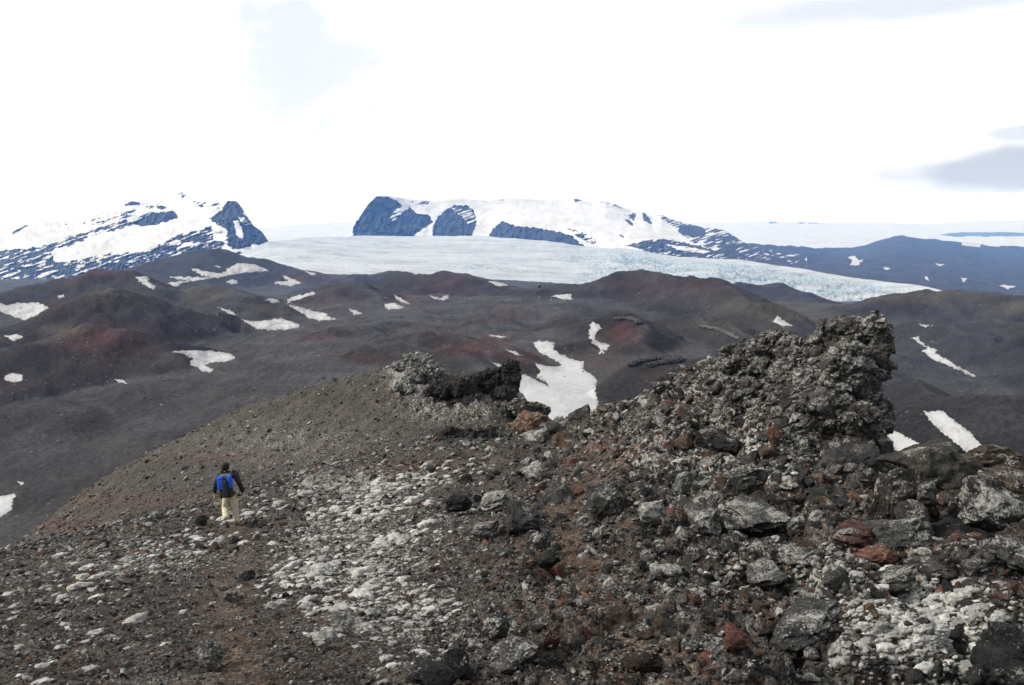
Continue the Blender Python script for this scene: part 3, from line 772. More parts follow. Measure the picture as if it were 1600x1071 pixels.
# ------------------------------------------------------------------ where sight lines meet the ground
def hit(G, px, py, ymin):
    gy, gu, gz = G
    u, t = ut(np.ravel(px), np.ravel(py)); out = np.full(len(u), np.nan)
    T = gz / gy[:, None]; r0 = int(np.searchsorted(gy, ymin))
    fi = np.clip((u - gu[0]) / (gu[1] - gu[0]), 0, len(gu) - 1.001); i0 = fi.astype(int); w = fi - i0
    for k in range(0, len(u), 4000):
        sl = slice(k, k + 4000)
        prof = T[r0:, i0[sl]] * (1 - w[sl]) + T[r0:, i0[sl] + 1] * w[sl]
        ab = prof >= t[sl][None]
        j = ab.argmax(0); ok = ab.any(0) & (j > 0)
        n = np.arange(prof.shape[1]); jj = np.maximum(j, 1)
        p0, p1 = prof[jj - 1, n], prof[jj, n]
        f = np.clip((t[sl] - p0) / np.where(p1 - p0 == 0, 1e-9, p1 - p0), 0, 1)
        ly = np.log(gy[r0:]); v = np.exp(ly[jj - 1] + (ly[jj] - ly[jj - 1]) * f)
        out[sl] = np.where(ok, v, np.nan)
    return out

def sample(G, x, y):
    gy, gu, gz = G
    x = np.asarray(x, float); y = np.asarray(y, float)
    r = np.clip(np.interp(np.log(y), np.log(gy), np.arange(len(gy))), 0, len(gy) - 1.001)
    cc = np.clip((x / y - gu[0]) / (gu[1] - gu[0]), 0, len(gu) - 1.001)
    i, j = r.astype(int), cc.astype(int); a, b = r - i, cc - j
    return (gz[i, j] * (1 - a) + gz[i + 1, j] * a) * (1 - b) + (gz[i, j + 1] * (1 - a) + gz[i + 1, j + 1] * a) * b

# ------------------------------------------------------------------ snow patches lying in the hollows
SNOW = [
 ([(-40, 476), (0, 473), (10, 478), (25, 474), (60, 473), (82, 484), (80, 489), (40, 501), (25, 496), (0, 487), (-40, 482)], 'long old snow patch behind the left shoulder of the pointed brown cinder hill'),
 ([(8, 588), (20, 582), (36, 587), (35, 596), (15, 597), (8, 593)], 'small round snow patch on the dark slope at the far left edge'),
 ([(265, 551), (280, 548), (330, 548), (360, 553), (369, 560), (360, 564), (330, 567), (320, 570), (333, 578), (330, 582), (315, 580), (308, 573), (297, 570), (300, 560), (285, 552)], 'ragged snow patch with drips on the slope right of the red-topped mound'),
 ([(178, 592), (196, 595), (197, 599), (185, 598)], 'tiny snow remnant on the lower slope of the red-topped mound'),
 ([(338, 479), (360, 485), (368, 492), (372, 497), (362, 496), (355, 489)], 'narrow hooked snow strip left of the small olive knoll'),
 ([(376, 499), (400, 503), (440, 497), (468, 508), (465, 513), (430, 516), (405, 515)], 'broad flat snow patch at the foot of the small olive knoll'),
 ([(447, 475), (470, 480), (485, 485), (510, 490), (511, 495), (525, 499), (500, 501), (485, 498), (470, 489), (455, 480)], 'curved snow band at the left foot of the rounded reddish hill'),
 ([(452, 466), (470, 460), (490, 456), (493, 459), (475, 465), (448, 474)], 'thin slanting snow strip on the left flank of the rounded reddish hill'),
 ([(414, 468), (430, 467), (437, 472), (428, 474)], 'small pointed snow scrap behind the olive knoll'),
 ([(299, 419), (320, 424), (345, 428), (356, 420), (370, 412), (395, 413), (421, 423), (400, 425), (370, 428), (340, 435), (320, 432), (305, 425)], 'large wing-shaped snow patch high on the grey hill below the cliff peak'),
 ([(262, 432), (300, 433), (335, 435), (300, 440), (275, 436)], 'long thin snow streak under the wing-shaped patch on the grey hill'),
 ([(249, 450), (258, 444), (275, 440), (304, 438), (285, 443), (277, 448), (262, 454), (250, 453)], 'comma-shaped snow patch at the foot of the grey hill'),
 ([(210, 433), (233, 431), (232, 440), (243, 448), (240, 453), (228, 446), (218, 440)], 'forked snow patch on the right shoulder of the distant red hill'),
 ([(355, 439), (362, 437), (371, 438), (372, 442), (364, 445), (357, 443)], 'small oval snow patch alone on the lower grey hill'),
 ([(428, 440), (450, 440), (440, 431), (448, 432), (472, 442), (455, 447), (430, 444)], 'arrow-shaped snow patch right of the grey hill, near the glacier edge'),
 ([(475, 422), (497, 429), (485, 430)], 'tiny sharp snow wedge at the lower end of the grey hill crest'),
 ([(330, 414), (346, 416), (342, 418)], 'tiny snow dash above the wing-shaped patch'),
 ([(8, 525), (25, 522), (36, 527), (20, 533)], 'small snow scrap in the dark hollow at the left edge'),
 ([(88, 462), (100, 461), (100, 465), (92, 466)], 'tiny snow dot on the distant red hill'),
 ([(615, 460), (630, 468), (642, 476), (630, 474), (617, 466)], 'slanting snow strip in the saddle left of the crater-like hill'),
 ([(602, 475), (618, 474), (632, 481), (622, 484), (602, 483)], 'small fan-shaped snow patch at the right foot of the rounded reddish hill'),
 ([(670, 462), (690, 466), (702, 460), (700, 467), (694, 470), (675, 466)], 'small hooked snow patch in the bowl of the crater-like hill'),
 ([(547, 483), (558, 486), (566, 490), (553, 492)], 'tiny snow scrap on the front foot of the rounded reddish hill'),
 ([(763, 439), (780, 440), (794, 446), (776, 447)], 'small snow wedge on the right shoulder of the crater-like hill'),
 ([(862, 463), (880, 460), (892, 460), (895, 469), (880, 468)], 'small pointed snow patch left of the broad grey-brown hill before the glacier'),
 ([(923, 503), (935, 506), (939, 513), (932, 520), (928, 527), (935, 534), (952, 539), (948, 548), (940, 546), (945, 552), (935, 553), (938, 544), (925, 536), (920, 525), (922, 512)], 'winding snow ribbon beside the red crater hollow'),
 ([(833, 535), (845, 533), (866, 535), (865, 545), (875, 553), (895, 562), (912, 566), (911, 577), (925, 586), (933, 594), (930, 610), (935, 630), (940, 668), (870, 672), (840, 650), (808, 605), (809, 586), (822, 586), (845, 598), (858, 604), (852, 597), (838, 590), (845, 580), (834, 567), (850, 571), (870, 574), (877, 570), (862, 560), (845, 552), (838, 545)], 'largest snow field filling the gully between the two rocky ridges'),
 ([(788, 546), (805, 550), (817, 556), (805, 554)], 'upper thin snow dash on the red-streaked slope above the gully'),
 ([(766, 565), (780, 569), (794, 574), (780, 574)], 'lower thin snow dash just above the black rock of the knob'),
 ([(761, 524), (797, 526), (780, 528)], 'thin pale snow line on the plateau above the gully'),
 ([(1207, 503), (1215, 493), (1221, 499), (1238, 509), (1225, 510)], 'bright snow wedge at the foot of the dark stony ridge behind the crag'),
 ([(1420, 527), (1435, 525), (1438, 531), (1450, 540), (1468, 547), (1463, 552), (1475, 557), (1495, 570), (1528, 588), (1522, 591), (1490, 577), (1465, 566), (1450, 559), (1438, 548), (1445, 545), (1432, 535)], 'long winding snow ribbon in the blue-grey valley right of the crag'),
 ([(1435, 507), (1457, 509), (1445, 511)], 'tiny snow streak above the ribbon in the blue-grey valley'),
 ([(1441, 641), (1450, 644), (1470, 641), (1488, 655), (1515, 675), (1540, 703), (1510, 706), (1480, 682), (1455, 660)], 'slanting grey snow patch on the dark slope above the boulder pile'),
 ([(1378, 664), (1395, 671), (1420, 685), (1455, 703), (1430, 716), (1405, 706), (1380, 692)], 'streaked snow patch between the crag and the boulder pile'),
 ([(-40, 775), (0, 775), (25, 772), (20, 785), (18, 797), (0, 808), (-40, 815)], 'bright snow patch low in the valley at the left edge'),
 ([(24, 752), (38, 754), (34, 759)], 'tiny snow crumb just above the low valley patch'),
]
for poly, lab in SNOW:
    P = np.array(poly, float)
    ar = (np.ptp(P[:, 0])) * (np.ptp(P[:, 1])); st = 0.8 if ar < 2500 else 1.2
    gx = np.arange(P[:, 0].min() - 4, P[:, 0].max() + 4, st); gyv = np.arange(P[:, 1].min() - 4, P[:, 1].max() + 4, st * 0.8)
    GX, GY = np.meshgrid(gx, gyv)
    sd = poly_sdf(GX + 2.4 * fbm2(GX / 7, GY / 4, 4, 221, 0.62), GY + 1.3 * fbm2(GX / 7, GY / 4, 4, 227, 0.62), poly)
    if 'long winding' in lab: sd = sd + 1.5 + 1.5 * fbm2(GX / 16, GY / 10, 2, 229)
    hy = hit(MIDG, GX, GY, 130).reshape(GX.shape)
    U, T = ut(GX, GY)
    dz = np.clip(-sd, -2.0, 3.0) * 0.30 * hy / F
    V = np.stack([U * hy, hy, T * hy + dz], -1)
    ok = (sd < 2.0) & np.isfinite(hy)
    h4 = np.stack([hy[:-1, :-1], hy[:-1, 1:], hy[1:, 1:], hy[1:, :-1]])
    with np.errstate(invalid='ignore'):
        keep = ok[:-1, :-1] & ok[:-1, 1:] & ok[1:, 1:] & ok[1:, :-1] & (np.nanmax(h4, 0) < np.nanmin(h4, 0) * 1.16)
    lab_i = np.zeros(keep.shape, int); best = (0, 0); cur = 0        # one patch, one piece
    for i, j in zip(*np.nonzero(keep)):
        if lab_i[i, j]: continue
        cur += 1; st_ = [(i, j)]; lab_i[i, j] = cur; cnt = 0
        while st_:
            p_, q_ = st_.pop(); cnt += 1
            for p2, q2 in ((p_ + 1, q_), (p_ - 1, q_), (p_, q_ + 1), (p_, q_ - 1)):
                if 0 <= p2 < keep.shape[0] and 0 <= q2 < keep.shape[1] and keep[p2, q2] and not lab_i[p2, q2]:
                    lab_i[p2, q2] = cur; st_.append((p2, q2))
        best = max(best, (cnt, cur))
    keep = keep & (lab_i == best[1])
    Q = grid_quads(*GX.shape, keep)
    if len(Q) == 0:
        print('EMPTY SNOW', lab); continue
    idx, inv = np.unique(Q.ravel(), return_inverse=True)
    me = mesh_np('snow_patch', V.reshape(-1, 3)[idx], inv.reshape(-1, 4)[:, ::-1])
    set_attr(me, 'rim', np.clip(1 + sd.ravel()[idx] / 5.0, 0, 1))
    link('snow_patch', me, M_SNOW, kind='thing', label=lab, cat='snow patch', group='old snow patches on the cinder hills')

# ------------------------------------------------------------------ rock shapes
def rock_shape(name, seed, sub, flat=0.7, jag=0.16, cuts=11):
    rg = np.random.default_rng(seed)
    bm = bmesh.new(); bmesh.ops.create_icosphere(bm, subdivisions=sub, radius=1.0)
    me = bpy.data.meshes.new(name); bm.to_mesh(me); bm.free()
    n = len(me.vertices); co = np.empty(n * 3); me.vertices.foreach_get('co', co); co = co.reshape(-1, 3)
    d = co.copy()
    co = co * (1 + 0.35 * perlin3(d * 1.1, seed)[:, None])
    for k in range(cuts):
        nv = rg.normal(size=3); nv /= np.linalg.norm(nv); lim = rg.uniform(0.36, 0.74)
        ex = co @ nv - lim
        co = co - np.maximum(ex, 0)[:, None] * nv * 0.92
    amp = jag
    for f in (1.9, 4.0, 8.2, 16.0):
        if sub <= 3 and f > 9: break
        co = co + d * (amp * (0.5 - np.abs(perlin3(co * f, seed + int(f * 3)))))[:, None]; amp *= 0.58
    co = co * np.array([1.0, rg.uniform(0.68, 0.95), flat * rg.uniform(0.8, 1.15)])
    co /= np.abs(co[:, 0]).max()
    me.vertices.foreach_set('co', co.astype(np.float32).ravel())
    me.polygons.foreach_set('use_smooth', np.zeros(len(me.polygons), bool))
    me.update(); me.materials.append(M_ROCK)
    return me

BIG = [rock_shape('rock', 300 + i, 4, 0.58 + 0.05 * (i % 5), 0.26 + 0.03 * (i % 3), 14) for i in range(9)]
MED = [rock_shape('rubble', 350 + i, 3, 0.48 + 0.06 * (i % 5), 0.30, 14) for i in range(8)]
SMALL = [rock_shape('stone', 400 + i, 2, 0.62, 0.28, 12) for i in range(7)]
def cushion_shape(name, seed, sub=3):
    bm = bmesh.new(); bmesh.ops.create_icosphere(bm, subdivisions=sub, radius=1.0)
    me = bpy.data.meshes.new(name); bm.to_mesh(me); bm.free()
    n = len(me.vertices); co = np.empty(n * 3); me.vertices.foreach_get('co', co); co = co.reshape(-1, 3); d = co.copy()
    co = co * (1 + 0.50 * perlin3(d * 1.6, seed)[:, None] + 0.30 * perlin3(d * 3.6, seed + 2)[:, None] + 0.16 * perlin3(d * 7.5, seed + 3)[:, None])
    co *= np.array([1.0, 0.62, 0.42])
    me.vertices.foreach_set('co', co.astype(np.float32).ravel())
    me.polygons.foreach_set('use_smooth', np.ones(len(me.polygons), bool)); me.update(); me.materials.append(M_CUSH)
    return me
CUSH = [cushion_shape('lichen_cushion', 500 + i) for i in range(5)]
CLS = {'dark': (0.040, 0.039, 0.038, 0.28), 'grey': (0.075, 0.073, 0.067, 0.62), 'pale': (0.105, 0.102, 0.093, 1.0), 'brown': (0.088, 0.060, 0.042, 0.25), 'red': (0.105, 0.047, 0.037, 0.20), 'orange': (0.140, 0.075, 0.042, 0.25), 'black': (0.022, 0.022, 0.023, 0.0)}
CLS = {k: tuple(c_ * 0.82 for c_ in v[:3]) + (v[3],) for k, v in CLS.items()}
CN = ['dark', 'grey', 'pale', 'brown', 'red', 'orange']

# ------------------------------------------------------------------ scattered loose stones
def scatter(name, label, pts, rot, scl, idx, sources, tint=None, lich=None):
    coll = bpy.data.collections.new(name + '_shapes')
    for k, o in enumerate(sources): coll.objects.link(o)
    me = bpy.data.meshes.new(name); me.vertices.add(len(pts)); me.vertices.foreach_set('co', np.asarray(pts, np.float32).ravel())
    me.attributes.new('rot', 'FLOAT_VECTOR', 'POINT').data.foreach_set('vector', np.asarray(rot, np.float32).ravel())
    me.attributes.new('scl', 'FLOAT_VECTOR', 'POINT').data.foreach_set('vector', np.asarray(scl, np.float32).ravel())
    me.attributes.new('idx', 'INT', 'POINT').data.foreach_set('value', np.asarray(idx, np.int32))
    if tint is not None:
        set_attr(me, 'tint', tint); set_attr(me, 'lich', lich)
    o = bpy.data.objects.new(name, me); COL.objects.link(o)
    o['kind'] = 'stuff'; o['label'] = label
    nt = bpy.data.node_groups.new(name, 'GeometryNodeTree')
    nt.interface.new_socket('Geometry', in_out='INPUT', socket_type='NodeSocketGeometry')
    nt.interface.new_socket('Geometry', in_out='OUTPUT', socket_type='NodeSocketGeometry')
    N, L = nt.nodes, nt.links
    gi, go = N.new('NodeGroupInput'), N.new('NodeGroupOutput')
    ci = N.new('GeometryNodeCollectionInfo'); ci.inputs['Collection'].default_value = coll
    ci.inputs['Separate Children'].default_value = True; ci.inputs['Reset Children'].default_value = True
    ip = N.new('GeometryNodeInstanceOnPoints'); ip.inputs['Pick Instance'].default_value = True
    def at(nm, ty):
        a = N.new('GeometryNodeInputNamedAttribute'); a.data_type = ty; a.inputs['Name'].default_value = nm; return a.outputs[0]
    e2r = N.new('FunctionNodeEulerToRotation'); L.new(at('rot', 'FLOAT_VECTOR'), e2r.inputs[0])
    L.new(gi.outputs[0], ip.inputs['Points']); L.new(ci.outputs[0], ip.inputs['Instance'])
    L.new(at('idx', 'INT'), ip.inputs['Instance Index']); L.new(e2r.outputs[0], ip.inputs['Rotation']); L.new(at('scl', 'FLOAT_VECTOR'), ip.inputs['Scale'])
    L.new(ip.outputs[0], go.inputs[0])
    md = o.modifiers.new('scatter', 'NODES'); md.node_group = nt
    return o

def src(me, name):
    return bpy.data.objects.new(name, me)

rg = np.random.default_rng(11)
N = 90000
u = rg.uniform(-0.78, 0.78, N); y = np.exp(rg.uniform(math.log(4.2), math.log(62), N)); x = u * y
z0 = sample(FGG, x, y); px, py = project(x, y, z0)
Rm, fr = fg_masks(px, py, y)
rp = np.exp(rg.normal(0, 0.55, N)) * (1.55 + 2.2 * Rm * (1 - fr))
rp = np.where(fr > 0.5, rp * 0.85, rp)
rp = np.clip(rp, 1.0, 15)
pm = path_mask(px, py)
ok = (rg.random(N) > 0.75 * pm) & (px > -150) & (px < 1750) & (py < 1180) & (rg.random(N) < 0.55 + 0.45 * sstep(-0.3, 0.3, fbm2(x / 1.3, y / 1.3, 3, 231)) + 0.3 * Rm)
x, y, z0, rp, Rm, fr, px, py, pm = [q[ok] for q in (x, y, z0, rp, Rm, fr, px, py, pm)]; N = len(x)
r = np.minimum(rp * y / F, 0.30)
redm = np.clip(blobs(FRED, px, py, 1.0, 197), 0, 1); lic = np.clip(blobs(FLICH, px, py, 0.6, 211), 0, 1)
q = rg.random(N); cls = np.where(q < 0.40, 0, np.where(q < 0.72, 1, np.where(q < 0.78, 2, np.where(q < 0.93, 3, np.where(q < 0.975, 4, 5)))))
cls = np.where(rg.random(N) < 0.55 * redm, np.where(rg.random(N) < 0.8, 4, 5), cls)
cls = np.where(rg.random(N) < 0.45 * lic, 2, cls)
cls = np.where((rg.random(N) < 0.6 * pm), 3, cls)
sources = [src(me, f'stone_shape_{k:02d}') for k, me in enumerate(SMALL)]
CT4 = np.array([CLS[c] for c in CN])
rot = np.stack([rg.normal(0.0, 0.45, N) - 0.25, rg.normal(0, 0.45, N), rg.uniform(0, 6.283, N)], 1)
scl = r[:, None] * np.stack([rg.uniform(0.9, 1.4, N), rg.uniform(0.8, 1.1, N), rg.uniform(0.6, 1.25, N)], 1)
scatter('loose_stones', 'loose dark and lichen-grey lava stones covering the near slope', np.stack([x, y, z0 + 0.15 * r], 1), rot, scl, rg.integers(0, len(SMALL), N), sources, CT4[cls, :3], CT4[cls, 3])

M2 = 16000
u = rg.uniform(-0.40, 0.80, M2); y = np.exp(rg.uniform(math.log(4.4), math.log(34), M2)); x = u * y
z0 = sample(FGG, x, y); px, py = project(x, y, z0); Rm, fr = fg_masks(px, py, y); pm = path_mask(px, py)
ok = (rg.random(M2) < (Rm - 0.35) * 1.5) & (rg.random(M2) > 0.9 * pm) & (px < 1750) & (py < 1200) & (fr < 0.5)
x, y, z0, px, py = [q[ok] for q in (x, y, z0, px, py)]; M2 = len(x)
r = np.clip(np.exp(rg.normal(0, 0.4, M2)) * 6.5, 3.5, 16) * y / F
cls = rg.choice(6, M2, p=[.46, .36, .07, .09, .015, .005])
cls = np.where(rg.random(M2) < 0.5 * np.clip(blobs(FRED, px, py, 1.0, 197), 0, 1), 4, cls)
rot = np.stack([rg.normal(-0.2, 0.5, M2), rg.normal(-0.25, 0.4, M2), rg.uniform(0, 6.283, M2)], 1)
scl = r[:, None] * np.stack([rg.uniform(1.0, 1.6, M2), rg.uniform(0.8, 1.2, M2), rg.uniform(0.6, 1.2, M2)], 1)
scatter('lava_rubble', 'jumbled jagged lava rubble on the rough slope below the crag', np.stack([x, y, z0 + 0.05 * r], 1), rot, scl, rg.integers(0, len(MED), M2), [src(m_, f'rubble_shape_{k}') for k, m_ in enumerate(MED)], CT4[cls, :3], CT4[cls, 3])

# stones strewn over the cinder hills
M3 = 26000
u = rg.uniform(-0.80, 0.80, M3); y = np.exp(rg.uniform(math.log(140), math.log(1150), M3)); x = u * y
cl_ = fbm2(x / 45, y / 70, 4, 241); keep = rg.random(M3) < np.clip(0.15 + 0.9 * cl_, 0.04, 1)
x, y, cl_ = x[keep], y[keep], cl_[keep]; M3 = len(x)
r = np.clip(np.exp(rg.normal(0, 0.45, M3)) * 0.85, 0.4, 3.2) * y / F
cls = rg.choice(6, M3, p=[.52, .26, .08, .10, .03, .01])
rot = np.stack([rg.normal(0, 0.5, M3), rg.normal(0, 0.4, M3), rg.uniform(0, 6.283, M3)], 1)
scl = r[:, None] * np.stack([rg.uniform(0.9, 1.5, M3), rg.uniform(0.8, 1.2, M3), rg.uniform(0.5, 1.0, M3)], 1)
scatter('hill_stones', 'scattered stones on the slopes of the cinder hills', np.stack([x, y, sample(MIDG, x, y) + 0.1 * r], 1), rot, scl, rg.integers(0, len(SMALL), M3), [src(m_, f'hill_stone_shape_{k}') for k, m_ in enumerate(SMALL)], CT4[cls, :3], CT4[cls, 3])

# ------------------------------------------------------------------ outcrops: lumps of lava fused into one crag
def crag(name, lumps, voxel, seed, amp, colr, label, cat='rock outcrop', chips=60, chip=1.0, strat=0.0):
    rg_ = np.random.default_rng(seed)
    Vs, Fs, off = [], [], 0
    for (px, py, yd, rw, rh) in lumps:
        if yd is None: yd = float(hit(MIDG, [px], [py + rh * 0.7], 150)[0])
        me = BIG[int(rg_.integers(4, len(BIG)))]
        n = len(me.vertices); co = np.empty(n * 3); me.vertices.foreach_get('co', co); co = co.reshape(-1, 3)
        co = co / np.abs(co).max(0)
        R_ = np.array(Matrix.Rotation(rg_.uniform(0, 6.28), 3, 'Z') @ Matrix.Rotation(rg_.normal(0, 0.3), 3, 'X'))
        co = co @ R_.T
        k = yd / F
        co = co * np.array([rw * k, (rw * 0.9) * k, rh * k])
        uu_, tt_ = ut(px, py)
        co = co + np.array([uu_ * yd, yd, tt_ * yd])
        tri = np.empty(len(me.polygons) * 3, np.int32); me.polygons.foreach_get('vertices', tri)
        Vs.append(co); Fs.append(tri.reshape(-1, 3) + off); off += n
    V0 = np.concatenate(Vs)
    for _ in range(chips):                      # broken pieces fused to the surface
        me = MED[int(rg_.integers(0, len(MED)))]
        n = len(me.vertices); co = np.empty(n * 3); me.vertices.foreach_get('co', co); co = co.reshape(-1, 3)
        R_ = np.array(Matrix.Rotation(rg_.uniform(0, 6.28), 3, 'Z') @ Matrix.Rotation(rg_.normal(-0.3, 0.5), 3, 'X') @ Matrix.Rotation(rg_.normal(-0.4, 0.5), 3, 'Y'))
        c0 = V0[int(rg_.integers(0, len(V0)))]
        co = (co * rg_.uniform(4.5, 12.0) * chip * c0[1] / F) @ R_.T + c0
        tri = np.empty(len(me.polygons) * 3, np.int32); me.polygons.foreach_get('vertices', tri)
        Vs.append(co); Fs.append(tri.reshape(-1, 3) + off); off += n
    V = np.concatenate(Vs); cen = V.mean(0); cen[2] = V[:, 2].min()
    me = mesh_np(name, V - cen, np.concatenate(Fs))
    o = link(name, me, None, label=label, cat=cat)
    o.location = cen
    md = o.modifiers.new('fuse', 'REMESH'); md.mode = 'VOXEL'; md.voxel_size = voxel; md.use_smooth_shade = True
    bake(o); me = o.data
    n = len(me.vertices); co = np.empty(n * 3); me.vertices.foreach_get('co', co); co = co.reshape(-1, 3)
    ed = np.empty(len(me.edges) * 2, np.int32); me.edges.foreach_get('vertices', ed); ed = ed.reshape(-1, 2)
    lab = np.arange(n)
    for _ in range(200):                        # keep the one connected body
        m = np.minimum(lab[ed[:, 0]], lab[ed[:, 1]]); l0 = lab.copy()
        np.minimum.at(lab, ed[:, 0], m); np.minimum.at(lab, ed[:, 1], m); lab = lab[lab]
        if (lab == l0).all(): break
    vals, cnts = np.unique(lab, return_counts=True)
    if len(vals) > 1:
        qd = np.empty(len(me.polygons) * 4, np.int32); me.polygons.foreach_get('vertices', qd); qd = qd.reshape(-1, 4)
        qd = qd[lab[qd[:, 0]] == vals[cnts.argmax()]]
        ix, iv = np.unique(qd.ravel(), return_inverse=True)
        me = mesh_np(name, co[ix], iv.reshape(-1, 4)); o.data = me
    n = len(me.vertices); co = np.empty(n * 3); me.vertices.foreach_get('co', co); co = co.reshape(-1, 3)
    no = np.empty(n * 3); me.vertices.foreach_get('normal', no); no = no.reshape(-1, 3)
    p = co @ np.array(Matrix.Rotation(0.5, 3, 'Y')).T * np.array([1.0, 1.0, 1.7])
    d = 0
    for f, a in ((0.9, 0.7), (2.2, 0.6), (5.0, 0.5), (11.0, 0.36), (22.0, 0.24)):
        d = d + a * amp * (0.42 - 1.5 * np.abs(perlin3(p * f, seed + int(f * 10)))) 
    lay = p[:, 2] * 2.6 + 0.9 * perlin3(p * 0.8, seed + 71) + 0.35 * perlin3(p * 2.3, seed + 73)
    fr_ = lay - np.floor(lay)
    d = d + strat * (sstep(0.0, 0.16, fr_) * (1 - 0.55 * fr_) - 0.4) * (0.4 + 0.9 * np.abs(perlin3(p * 0.7, seed + 79)) * 2)
    cr_ = np.abs(perlin3(p * np.array([1.7, 1.7, 0.7]), seed + 83))
    d = d - 0.7 * amp * sstep(0.07, 0.0, cr_)
    co = co + no * d[:, None]
    me.vertices.foreach_set('co', co.astype(np.float32).ravel()); me.update()
    me.polygons.foreach_set('use_smooth', np.zeros(len(me.polygons), bool))
    me.materials.clear(); me.materials.append(M_ROCK)
    o['tint'] = tuple(c_ * 0.84 for c_ in colr[:3]); o['lich'] = colr[3]
    return o

crag('rock_outcrop', [
    (1352, 528, 15.6, 34, 26), (1318, 528, 15.9, 32, 26), (1290, 545, 16.2, 30, 28), (1362, 575, 15.4, 30, 42), (1325, 590, 15.2, 44, 50), (1280, 600, 15.6, 45, 45), (1358, 640, 15.2, 32, 45), (1330, 665, 14.8, 40, 45), (1295, 650, 15.0, 45, 40),
    (1352, 695, 14.9, 32, 40), (1318, 720, 14.4, 40, 30), (1240, 552, 17.2, 34, 26), (1182, 550, 18.6, 36, 24), (1152, 562, 19.4, 36, 24), (1206, 537, 17.9, 28, 22), (1120, 586, 20.2, 38, 24), (1090, 598, 21.2, 30, 20), (1160, 640, 18.0, 44, 26), (1210, 660, 16.4, 44, 28), (1222, 540, 17.6, 24, 20), (1240, 600, 16.6, 45, 40), (1200, 575, 18.0, 40, 26), (1165, 580, 19.2, 36, 24), (1190, 625, 17.0, 46, 34), (1140, 610, 19.0, 40, 26), (1245, 650, 15.8, 45, 38), (1115, 590, 20.8, 26, 18), (1368, 517, 15.5, 24, 18), (1345, 512, 15.7, 30, 14), (1378, 540, 15.4, 14, 30), (1225, 530, 17.6, 16, 12), (1380, 640, 15.6, 14, 50), (1298, 514, 16.0, 18, 12)],
    0.03, 601, 0.16, (0.066, 0.062, 0.056, 0.62), 'tall jagged lichen-speckled lava crag standing on the ridge above the slope', strat=0.09, chips=330)
crag('rock_outcrop', [(1052, 606, 22.6, 30, 22), (1030, 616, 23.4, 30, 18), (1072, 602, 22.0, 20, 18), (1000, 624, 24.6, 30, 16), (965, 634, 26.0, 28, 14), (1088, 598, 21.6, 24, 18), (1040, 632, 22.4, 34, 16)], 0.045, 611, 0.14, (0.048, 0.046, 0.043, 0.45), 'low dark craggy lump left of the tall crag on the same ridge')
crag('rock_outcrop', [(912, 668, 27.4, 26, 10), (925, 660, 27.4, 26, 12), (895, 674, 28.5, 24, 10), (947, 650, 26.8, 30, 14), (905, 682, 27.4, 26, 9)], 0.05, 616, 0.14, (0.056, 0.053, 0.049, 0.5), 'broken rubble crest at the lower end of the ridge by the snow gully', strat=0.08)
crag('rock_outcrop', [(658, 578, 46.6, 28, 20), (642, 594, 45.8, 24, 14), (678, 586, 46.0, 18, 20), (652, 562, 47.4, 26, 10), (630, 574, 47.4, 24, 7), (632, 606, 45.0, 18, 9)], 0.08, 621, 0.22, (0.095, 0.094, 0.087, 0.6), 'pale lichen-covered slab at the top of the knob beyond the slope', chips=22, chip=0.8, strat=0.12)
crag('rock_outcrop', [(770, 596, 41.8, 26, 26), (796, 596, 41.4, 16, 32), (748, 600, 42.0, 26, 24), (730, 614, 41.2, 26, 22), (790, 622, 41.0, 22, 18), (745, 632, 40.2, 26, 16), (705, 596, 43.5, 28, 16), (803, 578, 41.8, 7, 12), (690, 612, 42.0, 24, 16), (715, 636, 40.6, 22, 12)], 0.08, 631, 0.26, (0.030, 0.028, 0.027, 0.05), 'black jagged lava block on the knob beside the snow gully')
crag('rock_outcrop', [(812, 636, 38.5, 30, 14), (788, 644, 38.5, 26, 13), (765, 655, 38, 24, 12), (836, 644, 38.5, 14, 10)], 0.07, 641, 0.20, (0.050, 0.046, 0.042, 0.45), 'dark layered rock ledge right of the black knob block')
crag('rock_outcrop', [(832, 660, 35.5, 28, 17), (812, 668, 35, 24, 13), (852, 672, 35, 12, 12)], 0.06, 651, 0.10, (0.135, 0.085, 0.058, 0.15), 'smooth orange-brown slab leaning above the snow gully', chips=4)
crag('rock_outcrop', [(720, 682, 32.0, 36, 13), (698, 688, 31.8, 20, 11), (755, 678, 32.0, 24, 14)], 0.05, 661, 0.18, (0.028, 0.027, 0.026, 0.10), 'low black broken ledge in the dip before the knob')

def far_crag(lumps, vox, seed, amp, colr, label):
    P_ = np.array([(a[0], a[1], a[3], a[4]) for a in lumps], float); L_ = []
    q_ = np.random.default_rng(seed)
    for A_, B_ in zip(P_[:-1], P_[1:]):
        m_ = max(2, int(np.hypot(*(B_ - A_)[:2]) / 2.2))
        for k in range(m_):
            c4 = A_ + (B_ - A_) * k / m_
            L_.append([c4[0], c4[1] + q_.normal(0, 0.5), None, c4[2] * q_.uniform(0.5, 0.8), c4[3] * q_.uniform(0.35, 0.75)])
    ys = [float(hit(MIDG, [a[0]], [a[1] + a[4] * 0.7], 150)[0]) for a in L_]
    ys = np.convolve(np.pad(ys, 3, mode='edge'), np.ones(7) / 7, 'valid')
    for a, y_ in zip(L_, ys): a[2] = float(y_)
    return crag('rock_outcrop', L_, vox, seed, amp, colr, label, chips=90, chip=0.2)
far_crag([(964, 498, None, 9, 3), (980, 497, None, 10, 3), (994, 501, None, 9, 4), (1003, 508, None, 6, 5), (1008, 518, None, 5, 6), (1008, 530, None, 4, 6), (1004, 540, None, 4, 5)], 0.5, 701, 0.7, (0.10, 0.095, 0.088, 0.3), 'pale curved rock rim around the red crater hollow')
